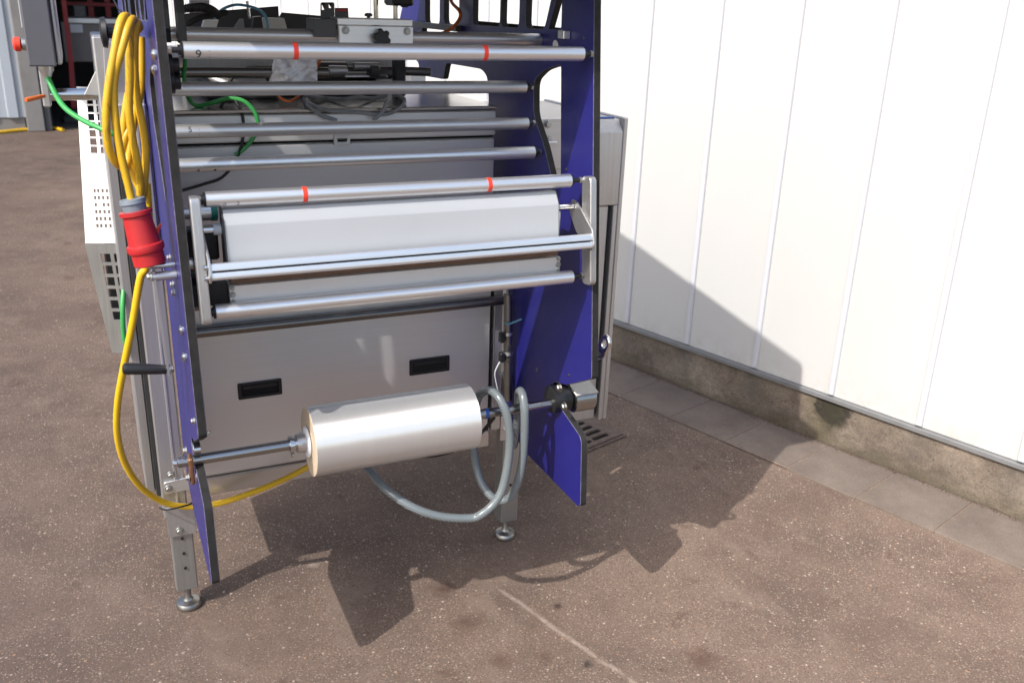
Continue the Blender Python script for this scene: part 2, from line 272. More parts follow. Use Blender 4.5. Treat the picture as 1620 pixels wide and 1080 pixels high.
# ------------------------------------------------------------------ mesh helpers
class MB:
    def __init__(s): s.v = []; s.f = []; s.m = []
    def add(s, vs, fs, mi=0):
        o = len(s.v); s.v += [Vector(v) for v in vs]; s.f += [[i+o for i in f] for f in fs]; s.m += [mi]*len(fs); return s
    def box(s, a, b, c=.0015, mi=0, T=None):
        """chamfered box between two corners"""
        x0, x1 = sorted((a[0], b[0])); y0, y1 = sorted((a[1], b[1])); z0, z1 = sorted((a[2], b[2]))
        c = min(c, (x1-x0)*.3, (y1-y0)*.3, (z1-z0)*.3)
        bm = bmesh.new(); bmesh.ops.create_cube(bm, size=1)
        for v in bm.verts: v.co = ((x0 if v.co.x < 0 else x1), (y0 if v.co.y < 0 else y1), (z0 if v.co.z < 0 else z1))
        if c > 0: bmesh.ops.bevel(bm, geom=bm.edges[:], offset=c, segments=1, affect='EDGES')
        bm.verts.index_update()
        vs = [T(v.co) if T else v.co.copy() for v in bm.verts]; fs = [[v.index for v in f.verts] for f in bm.faces]; bm.free(); return s.add(vs, fs, mi)
    def lathe(s, a, b, prof, n=24, mi=0, cap=True):
        """profile of (metres along a->b, radius)"""
        a, b = Vector(a), Vector(b); d = (b-a).normalized(); x = d.orthogonal().normalized(); y = d.cross(x)
        vs = []; fs = []
        for t, r in prof:
            for k in range(n):
                g = 2*math.pi*k/n; vs.append(a+d*t+(x*math.cos(g)+y*math.sin(g))*r)
        for i in range(len(prof)-1):
            for k in range(n): fs.append([i*n+k, i*n+(k+1) % n, (i+1)*n+(k+1) % n, (i+1)*n+k])
        if cap: fs.append(list(range(n))[::-1]); fs.append([(len(prof)-1)*n+k for k in range(n)])
        return s.add(vs, fs, mi)
    def cyl(s, a, b, r, n=24, mi=0, ch=.001):
        l = (Vector(b)-Vector(a)).length; ch = min(ch, l*.3, r*.4)
        return s.lathe(a, b, [(0, r-ch), (ch, r), (l-ch, r), (l, r-ch)], n, mi)
    def tube(s, pts, r, n=10, mi=0, per=6, closed=False):
        """smooth tube through points"""
        P = [Vector(p) for p in pts]; Q = []
        for i in range(len(P)-1):
            p0, p1, p2, p3 = P[max(i-1, 0)], P[i], P[i+1], P[min(i+2, len(P)-1)]
            for k in range(per):
                t = k/per
                Q.append(.5*((2*p1)+(p2-p0)*t+(2*p0-5*p1+4*p2-p3)*t*t+(3*p1-p0-3*p2+p3)*t**3))
        Q.append(P[-1]); up = None; vs = []; fs = []
        for i, q in enumerate(Q):
            d = (Q[min(i+1, len(Q)-1)]-Q[max(i-1, 0)]).normalized()
            up = d.orthogonal().normalized() if up is None else (up-d*up.dot(d)).normalized()
            sd_ = d.cross(up)
            rr = r(i/(len(Q)-1)) if callable(r) else r
            for k in range(n):
                g = 2*math.pi*k/n; vs.append(q+(up*math.cos(g)+sd_*math.sin(g))*rr)
        for i in range(len(Q)-1):
            for k in range(n): fs.append([i*n+k, i*n+(k+1) % n, (i+1)*n+(k+1) % n, (i+1)*n+k])
        fs.append(list(range(n))[::-1]); fs.append([(len(Q)-1)*n+k for k in range(n)])
        return s.add(vs, fs, mi)
    def hexhead(s, p, d, r=.007, h=.005, washer=True, mi=0):
        p = Vector(p); d = Vector(d).normalized()
        if washer: s.cyl(p, p+d*.0016, r*1.45, 16, mi, .0004); p = p+d*.0016
        return s.lathe(p, p+d*h, [(0, r), (h*.8, r), (h, r*.82)], 6, mi)
    def prism(s, poly, lo, hi, ax='x', mi=0, holes=(), bev=.0008, edge_mi=None, T=None):
        """polygon with holes, extruded; poly in the other two axes (x: y,z; y: x,z; z: x,y)"""
        cu = bpy.data.curves.new('tmp', 'CURVE'); cu.dimensions = '2D'; cu.fill_mode = 'BOTH'
        cu.extrude = max(1e-5, (hi-lo)/2-bev); cu.bevel_depth = bev; cu.bevel_resolution = 0; cu.offset = -bev
        for pl in [poly, *holes]:
            sp_ = cu.splines.new('POLY'); sp_.points.add(len(pl)-1); sp_.use_cyclic_u = True
            for q, (a, b) in zip(sp_.points, pl): q.co = (a, b, 0, 1)
        ob = bpy.data.objects.new('tmp', cu); COL.objects.link(ob)
        me = bpy.data.meshes.new_from_object(ob.evaluated_get(bpy.context.evaluated_depsgraph_get()))
        bpy.data.objects.remove(ob); bpy.data.curves.remove(cu)
        mid = (lo+hi)/2; o = len(s.v)
        for v in me.vertices:
            a, b, c = v.co; c += mid
            q = Vector((c, a, b)) if ax == 'x' else Vector((a, -c + 2*mid, b)) if ax == 'y' else Vector((a, b, c))
            s.v.append(T(q) if T else q)
        for f in me.polygons:
            s.f.append([i+o for i in f.vertices]); s.m.append(mi if (edge_mi is None or abs(f.normal.z) > .95) else (edge_mi+1 if abs(f.normal.z) > .5 else edge_mi))
        bpy.data.meshes.remove(me); return s
WLOC = {}
def build(mb, name, mats, parent=None, sharp=35, pivot=None, frame=None):
    """link the collected shapes as one mesh object with its origin at the base of its box"""
    vs = mb.v
    x = [v.x for v in vs]; y = [v.y for v in vs]; z = [v.z for v in vs]
    o = Vector(pivot) if pivot else Vector(((min(x)+max(x))/2, (min(y)+max(y))/2, min(z)))
    me = bpy.data.meshes.new(name); me.from_pydata([v-o for v in vs], [], mb.f)
    mats = mats if isinstance(mats, (list, tuple)) else [mats]
    for m in mats: me.materials.append(M[m])
    me.polygons.foreach_set('material_index', mb.m); me.polygons.foreach_set('use_smooth', [True]*len(me.polygons))
    me.update()
    bm = bmesh.new(); bm.from_mesh(me); bmesh.ops.remove_doubles(bm, verts=bm.verts, dist=1e-6); bmesh.ops.recalc_face_normals(bm, faces=bm.faces); bm.to_mesh(me); bm.free()
    me.set_sharp_from_angle(angle=math.radians(sharp))
    ob = bpy.data.objects.new(name, me); COL.objects.link(ob); WLOC[ob.name] = o
    if parent: ob.parent = parent; ob.location = o-WLOC[parent.name]
    else: ob.location = o
    return ob
def thing(name, loc, label, cat, group=None):
    o = bpy.data.objects.new(name, None); COL.objects.link(o); o.location = loc; o.empty_display_size = .1; WLOC[o.name] = Vector(loc)
    return tag(o, label, cat, group)
def tag(o, label, cat, group=None):
    o['label'] = label; o['category'] = cat
    if group: o['group'] = group
    return o
def fillet(pts, r=.01, k=4):
    out = []; n = len(pts)
    for i, p in enumerate(pts):
        rr = p[2] if len(p) > 2 else r; p1 = Vector(p[:2]); a = Vector(pts[i-1][:2])-p1; b = Vector(pts[(i+1) % n][:2])-p1
        d = min(rr, a.length*.45, b.length*.45)
        if d < 1e-4: out.append(tuple(p1)); continue
        A = p1+a.normalized()*d; B = p1+b.normalized()*d
        for j in range(k+1):
            t = j/k; out.append(tuple(A*(1-t)**2+p1*2*t*(1-t)+B*t*t))
    return out
def wrap_text(txt, size, x0, cyz, r, ang, parent, name='marking', gap=.0004, sub=None, mat='ink'):
    """lettering drawn round an X-parallel roller"""
    fc = bpy.data.curves.new('t', 'FONT'); fc.body = txt; fc.size = size; fc.resolution_u = 3
    ob = bpy.data.objects.new('t', fc); COL.objects.link(ob)
    me = bpy.data.meshes.new_from_object(ob.evaluated_get(bpy.context.evaluated_depsgraph_get())); bpy.data.objects.remove(ob)
    b = MB(); vs = []
    for v in me.vertices:
        a = ang + v.co.y/r; vs.append((x0+v.co.x, cyz[0]-math.cos(a)*(r+gap), cyz[1]+math.sin(a)*(r+gap)))
    b.add(vs, [list(f.vertices) for f in me.polygons]); bpy.data.meshes.remove(me)
    return build(b, name, mat, parent)

# ================================================================== SETTING
g = MB(); g.add([(-60, -60, 0), (60, -60, 0), (60, 60, 0), (-60, 60, 0)], [[0, 1, 2, 3]])
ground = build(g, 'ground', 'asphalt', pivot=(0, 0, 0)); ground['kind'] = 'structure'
WT = lambda q: WO + WU*q[0] + WV*q[1] + Vector((0, 0, q[2]))
bed = MB().add([WT((-2.4, .0, .004)), WT((7.2, .0, .004)), WT((7.2, .305, .004)), WT((-2.4, .305, .004))], [[0, 1, 2, 3]])
pav = build(bed, 'pavement', 'moss_grit'); pav['kind'] = 'structure'
JP = .2795; k = -2.4
for i in range(34):
    u0 = -.033+JP*(i-8); wob = random.uniform(-.003, .003)
    c = .305+random.uniform(-.006, .006); h = .0065+random.uniform(-.0008, .0012)
    sl = -.04
    b = MB(); q = [(u0+.004, .004), (u0+JP-.004, .004), (u0+JP-.004+sl*.0, c), (u0+.004+sl*.0, c)]
    b.box((u0+.0022, .004, -.02), (u0+JP-.0022, c+wob, h), .0015, T=WT)
    build(b, 'paver', 'paver', pav)
# ------------------------------------------------------------------ white clad wall on a concrete plinth
wall = thing('warehouse_wall', WO, 'long white ribbed metal cladding wall standing on a stained concrete plinth', 'wall')
U0, U1 = -2.6, 7.0
build(MB().box((U0, -.20, -.05), (U1, 0.002, .203), .004, T=WT), 'plinth', 'plinth', wall)
fl = MB().box((U0, -.05, .203), (U1, .016, .2075), .0008, T=WT); fl.box((U0, .012, .190), (U1, .0175, .2065), .0008, T=WT);
build(fl, 'flashing', 'flash', wall)
nr0, nr1 = int((U0-RIB0)/RIBP), int((U1-RIB0)/RIBP)
for i in range(nr0, nr1):
    u = RIB0+RIBP*i
    b = MB(); b.box((u+.0005, -.06, .2085), (u+RIBP-.0005, .0, 4.2), .0015, T=WT)
    build(b, 'cladding_panel', 'clad', wall)
    poly = [(-.0125, 0), (-.0125, .004), (-.010, .0085), (-.005, .010), (.005, .010), (.010, .0085), (.0125, .004), (.0125, 0)]
    b = MB(); vs = [WT((u+a, c+.0012, z)) for z in (.216, 4.2) for a, c in poly]; n = len(poly)
    b.add(vs, [[j, (j+1) % n, n+(j+1) % n, n+j] for j in range(n)]+[list(range(n))[::-1], [n+j for j in range(n)]])
    build(b, 'rib', 'rib', wall)
# grit gathered in the corner between pavers and plinth
b = MB()
for i in range(4200):
    u = random.uniform(-1.4, 2.2); v = .004+abs(random.gauss(0, .009))*(1.6 if math.sin(u*9)+math.sin(u*23) > .6 else 1); r = random.uniform(.0012, .0042); c = WT((u, v, .0065+r*.3))
    a = [c+Vector((random.uniform(-1, 1), random.uniform(-1, 1), random.uniform(-.6, 1)))*r for _ in range(4)]
    b.add(a, [[0, 1, 2], [0, 2, 3], [0, 3, 1], [1, 3, 2]])
gr = build(b, 'grit', 'grit_red'); gr['kind'] = 'stuff'; gr['label'] = 'reddish grit and moss gathered along the foot of the plinth'; gr['category'] = 'grit'

# ------------------------------------------------------------------ drain grate
dq = Vector((1.665, .522, 0)); e1 = WV; e2 = WU
DT = lambda q: dq + e1*q[0] + e2*q[1] + Vector((0, 0, q[2]))
drain = thing('drain_grate', dq+e1*.15+e2*.15, 'rusty brown cast iron drain grate set in the asphalt beside the blue plate', 'drain')
holes = []
for col in (0, 1):
    for r_ in range(5):
        x0, y0 = .05+col*.098, .022+r_*.044
        holes.append(fillet([(x0, y0), (x0+.086, y0), (x0+.086, y0+.026), (x0, y0+.026)], .012, 3))
build(MB().prism([(0, 0), (.25, 0), (.25, .25), (0, .25)], .005, .016, 'z', holes=holes, bev=.002, T=DT), 'grate', 'cast', drain)
build(MB().box((.012, .012, .0035), (.238, .238, .0048), 0, T=DT), 'pit', 'void', drain)
fr = MB()
for a, c in (((-.012, -.012), (.262, -.002)), ((-.012, .252), (.262, .262)), ((-.012, -.002), (-.002, .252)), ((.252, -.002), (.262, .252))): fr.box((*a, .002), (*c, .009), .002, T=DT)
build(fr, 'frame', 'cast', drain)

# ================================================================== THE MACHINE
mc = thing('packaging_machine', (.45, .1, 0), 'stainless film packaging machine with blue side plates and aluminium rollers by the white wall', 'machine')
XL, XR, TK = 0.0, .898, .018
# ---- blue side plates
outer = [(-.488, .402, .006), (-.498, .412, .006), (-.482, .592, .02), (-.353, .628, .012), (-.318, .640, .01), (-.305, .662, .01), (-.325, .682, .01), (-.386, .697, .006), (-.512, .763, .008),
         (-.415, 1.61, .0), (-.384, 1.88, .02), (.9, 1.88, .03), (.9, 1.60, .05), (.955, 1.53, .02), (.955, 1.46, .02), (.753, 1.40, .01), (.74, 1.363, .01), (.517, 1.368, .012), (.493, 1.418, .015), (.207, 1.421, .03), (.161, 1.40, .03),
         (.131, 1.132, .02), (.12, 1.02, .03), (-.010, .95, .02), (-.010, .50, .02), (-.05, .44, .02), (-.152, .402, .03)]
holes = [[(-.274, 1.467, .012), (-.300, 1.216, .006), (-.284, 1.192, .006), (-.253, 1.197, .006), (-.205, 1.267, .02), (-.137, 1.337, .02), (-.131, 1.418, .02), (-.186, 1.448, .02)],
         [(.552, 1.528), (.686, 1.528), (.686, 1.645), (.552, 1.645)], [(.388, 1.532), (.514, 1.532), (.514, 1.645), (.388, 1.645)],
         [(.09, 1.537), (.281, 1.537), (.281, 1.645), (.09, 1.645)], [(-.031, 1.538), (.082, 1.538), (.082, 1.645), (-.031, 1.645)],
         [(-.07, 1.54), (-.178, 1.541), (-.222, 1.645), (-.07, 1.645)], [(-.198, 1.542, .006), (-.266, 1.545, .01), (-.26, 1.655, .004)],
         [(.40, 1.499, .004), (.715, 1.499, .004), (.715, 1.513, .004), (.40, 1.513, .004)]]
for x0 in (XL, XR):
    b = MB().prism(fillet(outer, .02), x0, x0+TK, 'x', 0, [fillet(h, .02) for h in holes], .001, 1)
    pl = build(b, 'side_plate', ['blue', 'edge', 'arris'], mc)
    if x0 == XL:
        pl['label'] = 'blue laminate plate with black edge next to the coiled yellow cable'
        for p in ((270, 408), (275, 450), (277, 463)):
            q = pX(*p, 0.0); build(MB().hexhead((0.0, max(-.47, q.y), q.z), (-1, 0, 0), .007, .006), 'bolt', 'galv', pl)
        for yy, zz in ((-.40, .955), (-.41, .90), (-.40, 1.49), (-.36, 1.46)):
            build(MB().lathe((0, yy, zz), (-.01, yy, zz), [(0, .011), (.004, .011), (.008, .007), (.0095, .002)], 18), 'bolt', 'chrome', pl)
        q = Vector((0, -.475, .785)); build(MB().hexhead(q, (-1, 0, 0), .006, .006), 'bolt', 'galv', pl)
    else:
        pl['label'] = 'blue laminate plate with black edge beside the drain grate'
        for p, r in (((850, 585), .006), ((900, 593), .004), ((896, 268), .004), ((880, 650), .004), ((924, 60), .003), ((870, 617), .003), ((882, 604), .003)):
            q = pX(*p, XR); build(MB().cyl((XR-.002, q.y, q.z), (XR+.004, q.y, q.z), r, 14, ch=.0005), 'screw', 'rail_dark', pl)
# ---- cabinet body
cab = build(MB().box((.024, .004, .402), (.850, .34, 1.336), .003), 'cabinet', 'panel', mc)
build(MB().box((.03, -.012, .412), (.848, .0035, 1.262), .003), 'front_panel', 'panel', cab)
build(MB().box((.026, -.016, 1.270), (.849, .0035, 1.334), .003), 'upper_panel', 'panel', cab)
build(MB().box((.03, .0036, 1.2622), (.848, .0039, 1.2698), 0), 'shadow_gap', 'void', cab)
build(MB().box((.024, .006, .345), (.862, .05, .396), .003), 'bottom_rail', 'steel', cab)
build(MB().box((.0205, -.022, 1.3375), (.851, .36, 1.346), .002), 'deck', 'deck', cab)
build(MB().box((.865, .0, .40), (.8935, .06, .90), .002), 'corner_post', 'cover', cab)
build(MB().box((.851, .02, .36), (.864, .07, .90), .001), 'seal', 'black_rubber', cab)
for x0, x1, z0, z1 in ((.145, .257, .616, .661), (.607, .725, .618, .665)):
    h = build(MB().prism(fillet([(x0, z0), (x1, z0), (x1, z1), (x0, z1)], .004), -.0155, -.0122, 'y', holes=[fillet([(x0+.009, z0+.008), (x1-.009, z0+.008), (x1-.009, z1-.007), (x0+.009, z1-.007)], .003)]), 'grip_handle', 'black', cab)
    build(MB().box((x0+.006, -.0121, z0+.005), (x1-.006, -.0119, z1-.005), 0), 'recess', 'void', h)
    build(MB().box((x0+.012, -.0150, z1-.019), (x1-.012, -.0125, z1-.009), .002), 'lip', 'black', h)
q = pY(540, 221, -.014); lt = MB().prism([(q.x-.02, q.z-.012), (q.x+.02, q.z-.012), (q.x+.02, q.z+.012), (q.x-.02, q.z+.012)], -.024, -.013, 'y', holes=[[(q.x-.012, q.z-.004), (q.x+.012, q.z-.004), (q.x+.012, q.z+.004), (q.x-.012, q.z+.004)]])
build(lt, 'latch_bracket', 'alu_dull', mc)
# left post, side sheets and leg
post = build(MB().box((-.064, .0, .30), (-.0035, .06, 1.36), .004), 'corner_post', 'steel_v', mc)
build(MB().box((-.030, -.003, .33), (-.024, .003, 1.34), .001), 'seam_strip', 'alu_dull', post)
build(MB().box((-.098, .05, .36), (-.075, .40, 1.33), .003), 'side_panel', 'steel_v', mc)
build(MB().box((-.0745, .02, .36), (-.0645, .3, 1.32), .001), 'seal', 'black_rubber', mc)
build(MB().box((-.098, .03, 1.335), (-.003, .30, 1.50), .003), 'junction_box', 'cover', mc)
build(MB().box((-.058, -.004, .245), (.012, -.0005, .335), .002), 'gusset', 'steel_v', post)
br = build(MB().prism(fillet([(-.056, .375), (.012, .38), (.012, .415), (-.056, .41)], .006), -.006, -.001, 'y'), 'bracket_plate', 'alu_dull', post)
for x, z in ((-.045, .392), (-.036, .43), (-.030, .262)): build(MB().hexhead((x, -.005, z), (0, -1, 0), .007, .006), 'bolt', 'galv', post)
def leg(x0, x1, ztop, hz):
    lg = build(MB().box((x0, .004, .068), (x1, .061, ztop), .003), 'leg', 'leg', mc)
    cx = (x0+x1)/2
    ft = build(MB().lathe((cx, .032, 0), (cx, .032, .07), [(0, .031), (.004, .034), (.012, .034), (.018, .030), (.023, .014), (.03, .0095), (.069, .0095)], 28), 'levelling_foot', 'foot', lg)
    for z in hz: build(MB().cyl((cx, .0005, z), (cx, .0045, z), .004, 12, ch=.0003), 'hole', 'void', lg)
    return lg
leg(-.053, .003, .30, (.232, .186, .140)); leg(.909, .966, .56, (.20, .44))
build(MB().box((.895, -.002, .36), (.93, .003, .44), .002).hexhead((.91, -.002, .40), (0, -1, 0), .006, .005), 'bracket_plate', 'steel', mc)
for x0 in (-.06, .905): leg_r = MB().box((x0, .86, .068), (x0+.057, .917, 1.36), .003); r_ = build(leg_r, 'rear_leg', 'steel_v', mc); build(MB().lathe((x0+.028, .89, 0), (x0+.028, .89, .07), [(0, .031), (.004, .034), (.012, .034), (.018, .03), (.023, .014), (.069, .0095)], 24), 'levelling_foot', 'foot', r_)
# ---- fixed rollers
def roller(y, z, x0, x1, r=.015, mat='alu', tapes=(), marks=(), xa=XL+TK, xb=XR):
    ro = build(MB().lathe((x0, y, z), (x1, y, z), [(0, r-.002), (.0, r), (x1-x0, r), (x1-x0, r-.002)], 40), 'roller', mat, mc)
    for a, c in ((xa, x0), (x1, xb)):
        b = MB()
        i, o = (c, a) if c == x0 else (a, c)
        s = -1 if i == x0 else 1
        b.lathe((i, y, z), (o, y, z), [(.0005, r*.93), (.004, r*.93), (.0045, r*.62), (.009, r*.62), (.0095, r*.36), (max(.0105, abs(o-i)-.0005), r*.36)], 20)
        build(b, 'end_bearing', 'black', ro)
        e = Vector((o-s*.0065, y, z)); build(MB().lathe(e, e+Vector((s*.006, 0, 0)), [(0, r*.5), (.006, r*.5)], 6), 'nut', 'galv', ro)
    for x in tapes: build(MB().lathe((x-.0045, y, z), (x+.0045, y, z), [(0, r+.0001), (0, r+.0007), (.009, r+.0007), (.009, r+.0001)], 40, cap=False), 'tape', 'red_tape', ro)
    for t, x, sz, an in marks: wrap_text(t, sz, x, (y, z), r, an, ro)
    return ro
roller(-.422, 1.499, .045, .872, .0152, tapes=(.248, .64), marks=(('9', .064, .023, -.95), ('1', .084, .022, -1.0)))
roller(-.128, 1.403, .030, .876, .015, 'alu_dull')
roller(-.147, 1.3165, .032, .876, .015, 'alu_dull', marks=(('5', .066, .017, .0), ('1', .084, .018, -.5)))
roller(-.19, 1.251, .034, .876, .015, 'alu', marks=(('4', .072, .015, -1.1), ('.', .105, .05, -.95)))
# ---- round guide bar with the sliding carriage, dark rear rods
build(MB().cyl((XL+TK, -.159, 1.516), (XR, -.159, 1.516), .0145, 28), 'guide_bar', 'steel', mc)
build(MB().cyl((XL+TK, .03, 1.425), (.42, .03, 1.425), .012, 24), 'guide_bar', 'rail_dark', mc)
build(MB().cyl((XL+TK, .001-.03, .816), (XR, .001-.03, .816), .0135, 28), 'cross_bar', 'rail_dark', mc)
car = build(MB().box((.393, -.192, 1.504), (.563, -.178, 1.541), .0015), 'carriage', 'alu', mc)
build(MB().box((.390, -.196, 1.5415), (.560, -.12, 1.556), .0015), 'carriage_top', 'alu', car)
build(MB().box((.34, -.185, 1.515), (.3895, -.11, 1.553), .001), 'side_block', 'darkgrey', car)
for x in (.408, .548): build(MB().hexhead((x, -.1925, 1.531), (0, -1, 0), .006, .004), 'bolt', 'galv', car)
b = MB(); kc = Vector((.484, -.1925, 1.516)); n = 30
pr = [((.021 if (i % 5) in (1, 2, 3) else .0165)*(1 if (i % 5) == 2 else .97)) for i in range(n)]
poly = [(kc.x+pr[i]*math.cos(2*math.pi*i/n+.3), kc.z+pr[i]*math.sin(2*math.pi*i/n+.3)) for i in range(n)]
build(b.prism(poly, kc.y-.022, kc.y-.008, 'y', bev=.003).cyl(kc+Vector((0, -.008, 0)), kc, .008), 'star_knob', 'black', car)
# bracket with two slots and sensor on the carriage
def slab_y(px, Y, th, mat, name, parent, holes=()):
    """flat sheet in an XZ plane, outline given in photo pixels at depth Y"""
    P = [(pY(*p, Y).x, pY(*p, Y).z) for p in px]; H = [[(pY(*p, Y).x, pY(*p, Y).z) for p in h] for h in holes]
    return build(MB().prism(P, Y-th/2, Y+th/2, 'y', holes=H), name, mat, parent)
slab_y([(507, 30), (507, 6), (509, 4), (527, 4), (529, 6), (529, 30)], -.13, .003, 'darkgrey', 'slotted_bracket', car, holes=[[(509, 16), (509, 6), (512, 5), (513, 16)], [(520, 13), (520, 6), (523.5, 5), (524, 13)]])
slab_y([(531, 29), (531, 13), (549, 13), (550, 29)], -.12, .02, 'darkgrey', 'sensor', car)
slab_y([(532, 19), (532, 14), (549, 14), (549, 19)], -.131, .002, 'red_frame', 'sensor_face', car)
q = pY(583, 25, -.12); build(MB().lathe(q-Vector((0, 0, .012)), q+Vector((0, 0, .006)), [(0, .004), (.01, .004), (.0105, .009), (.015, .009), (.0175, .005)], 16), 'small_knob', 'black', car)
for x in (595, 626): q = pY(x, 30, .1); build(MB().cyl((q.x, .1, 1.50), (q.x, .1, 1.60 if x < 600 else 1.64), .006, 18), 'guide_pin', 'chrome', mc)
build(MB().box((pY(614, 0, .1).x, .06, pY(614, 9, .1).z), (pY(648, 0, .1).x, .14, 1.66), .006).cyl((pY(640, 10, .1).x, .1, pY(640, 12, .1).z), (pY(640, 10, .1).x, .1, 1.6), .01), 'clamp_head', 'black', mc)
# rails along the plates at the top
build(MB().box((XR-.020, .36, 1.514), (XR-.002, .80, 1.531), .001), 'plate_rail', 'darkgrey', mc)
build(MB().box((XR+TK+.001, -.26, 1.52), (XR+TK+.02, .33, 1.546), .001), 'plate_rail', 'edge', mc)
build(MB().box((XR-.018, -.315, 1.525), (XR-.0005, -.285, 1.543), .0015), 'rail_end_block', 'alu', mc)
build(MB().cyl((XR-.004, -.245, 1.508), (XR-.0, -.245, 1.508), .012, 18), 'bushing', 'white_plastic', mc)
build(MB().box((XL+TK+.001, -.29, 1.505), (XL+TK+.02, .2, 1.53), .001), 'plate_rail', 'edge', mc)
build(MB().box((.058, -.215, 1.50), (.075, -.18, 1.86), .002), 'upright', 'black', mc)
build(MB().box((.030, -.215, 1.52), (.045, -.18, 1.86), .002), 'upright', 'black', mc)
# bearing housings that hide behind the left plate
for y, z in ((-.36, 1.43), (-.36, 1.40)): build(MB().lathe((XL+TK, y+.1, z+.03), (.05, y+.1, z+.03), [(0, .024), (.02, .024), (.022, .016), (.032, .016)], 20), 'bearing_housing', 'black', mc)
build(MB().box((XL+TK+.001, -.52, 1.672), (XR-.001, .70, 1.684), .003).box((XL+TK+.001, -.5205, 1.66), (XR-.001, -.512, 1.6715), .002), 'top_cover', 'steel', mc)
# ---- swing frame with splice table
sw = build(MB().box((.098, -.409, 1.06), (.812, -.36, 1.185), .003), 'swing_frame', 'darkgrey', mc)
poly = [(-.41, 1.2025), (-.436, 1.204), (-.4547, 1.177), (-.465, 1.077), (-.461, 1.073), (-.425, 1.073), (-.41, 1.09)]
build(MB().prism(fillet(poly, .003, 2), .0905, .8165, 'x', bev=.0008), 'splice_table', 'white_panel', sw, sharp=14)
for x in (.0875, .817): build(MB().prism(fillet([(-.405, 1.205), (-.433, 1.205), (-.452, 1.176), (-.461, 1.076), (-.405, 1.076)], .003, 2), x, x+.0025, 'x', bev=.0004), 'table_end', 'darkgrey', sw)
build(MB().box((.095, -.437, 1.0535), (.83, -.415, 1.0655), .0008), 'wood_strip', 'wood', sw)
build(MB().prism([(-.445, 1.053), (-.4475, 1.052), (-.449, 1.018), (-.425, 1.008), (-.40, 1.008), (-.40, 1.053)], .09, .83, 'x', bev=.0008), 'lower_sheet', 'panel', sw)
for x in (.0915, .8215):
    for yy, zz in ((-.452, 1.035), (-.449, 1.022), (-.45, 1.048)): build(MB().hexhead((x+.004, yy+.004, zz), (0, -1, 0), .0045, .005), 'bolt', 'galv', sw)
# profile bar with a groove
c0 = Vector((-.498, 1.0985)); h = .0165; ta = math.radians(16)
pf = [(-h, -h, .006), (h, -h, .002), (h, h, .002), (-h, h, .006), (-h, .0022, .0005), (-h+.007, .0022, 0), (-h+.007, -.0022, 0), (-h, -.0022, .0005)]
pf = [(c0.x+a*math.cos(ta)+b_*math.sin(ta), c0.y-a*math.sin(ta)+b_*math.cos(ta), r) for a, b_, r in pf]
pb = build(MB().prism(fillet(pf, .002, 5), .052, .875, 'x', bev=.0005), 'profile_bar', 'alu', sw)
build(MB().box((.054, -.5085, 1.0945), (.873, -.505, 1.1025), 0), 'groove', 'void', pb)
for x, s in ((.0495, -1), (.8775, 1)):
    build(MB().prism(fillet([(-.404, 1.177), (-.43, 1.174), (-.510, 1.125), (-.5205, 1.092), (-.512, 1.079), (-.478, 1.079), (-.43, 1.11), (-.398, 1.142)], .006, 3), x-.0022, x+.0022, 'x', bev=.0005), 'side_bracket', 'steel', pb)
for zz, yy in ((1.110, -.505), (1.087, -.498)): build(MB().lathe((.047, yy, zz), (.038, yy, zz), [(0, .0055), (.004, .0055), (.0045, .0045), (.008, .0045)], 14), 'bolt', 'chrome', pb)
build(MB().cyl((.820, -.412, 1.161), (.8752, -.412, 1.161), .0085, 20), 'pivot_pin', 'chrome', sw)
build(MB().cyl((.0475, -.408, 1.160), (.09, -.408, 1.160), .0085, 20), 'pivot_pin', 'chrome', sw)
build(MB().cyl((.073, -.408, 1.160), (.0895, -.408, 1.160), .0115, 20), 'spacer', 'white_plastic', sw)
build(MB().box((.84, -.41, 1.06), (.846, -.395, 1.15), .001, T=lambda q: Vector((q.x, q.y-(q.z-1.06)*.0, q.z))), 'stay', 'alu_dull', sw)
for x0, x1, xm in ((.8805, .8965, XR), (.028, .046, XL+TK)):
    top, bot = Vector((-.457, 1.238)), Vector((-.487, .992)); ax = (top-bot).normalized(); nx = Vector((ax.y, -ax.x)); hw = .021
    pts = [(top+nx*hw), (top-nx*hw), (bot-nx*hw), (bot+nx*hw)]
    bl = build(MB().prism(fillet([(*p, .014) for p in pts], .014, 5), x0, x1, 'x', bev=.002), 'swing_arm', 'steel_v', mc)
    a, c = (x1, xm) if xm > x1 else (xm, x0)
    if c-a > .002: build(MB().cyl((a, -.43, 1.10), (c, -.43, 1.10), .012, 18), 'arm_boss', 'steel', bl)
roller(-.437, 1.226, .0605, .850, .0148, tapes=(.25, .65), marks=(('0', .091, .012, -.95), ('2', .116, .012, -.85)), xa=.046, xb=.8805)
roller(-.471, 1.010, .058, .850, .0148, xa=.046, xb=.8805)
# small drive behind the left swing arm
build(MB().lathe((.02, -.36, 1.185), (.088, -.36, 1.185), [(0, .012), (.02, .012), (.021, .017), (.068, .017)], 22), 'air_motor', 'alu', mc)
build(MB().cyl((.076, -.36, 1.185), (.0885, -.36, 1.185), .0185, 22), 'green_ring', 'teal', mc)
build(MB().box((.02, -.38, 1.09), (.085, -.34, 1.155), .004).box((.02, -.38, 1.02), (.06, -.34, 1.06), .004), 'drive_block', 'black', mc)
build(MB().prism([(-.43, 1.055), (-.30, 1.055), (-.34, .99), (-.43, 1.01)], .022, .089, 'x'), 'gusset', 'black', mc)
build(MB().cyl((XL+TK, -.40, 1.005), (.048, -.40, 1.005), .012, 20), 'pin', 'rail_dark', mc)
build(MB().box((.02, -.37, 1.066), (.07, -.345, 1.088), .002), 'wood_block', 'wood', mc)
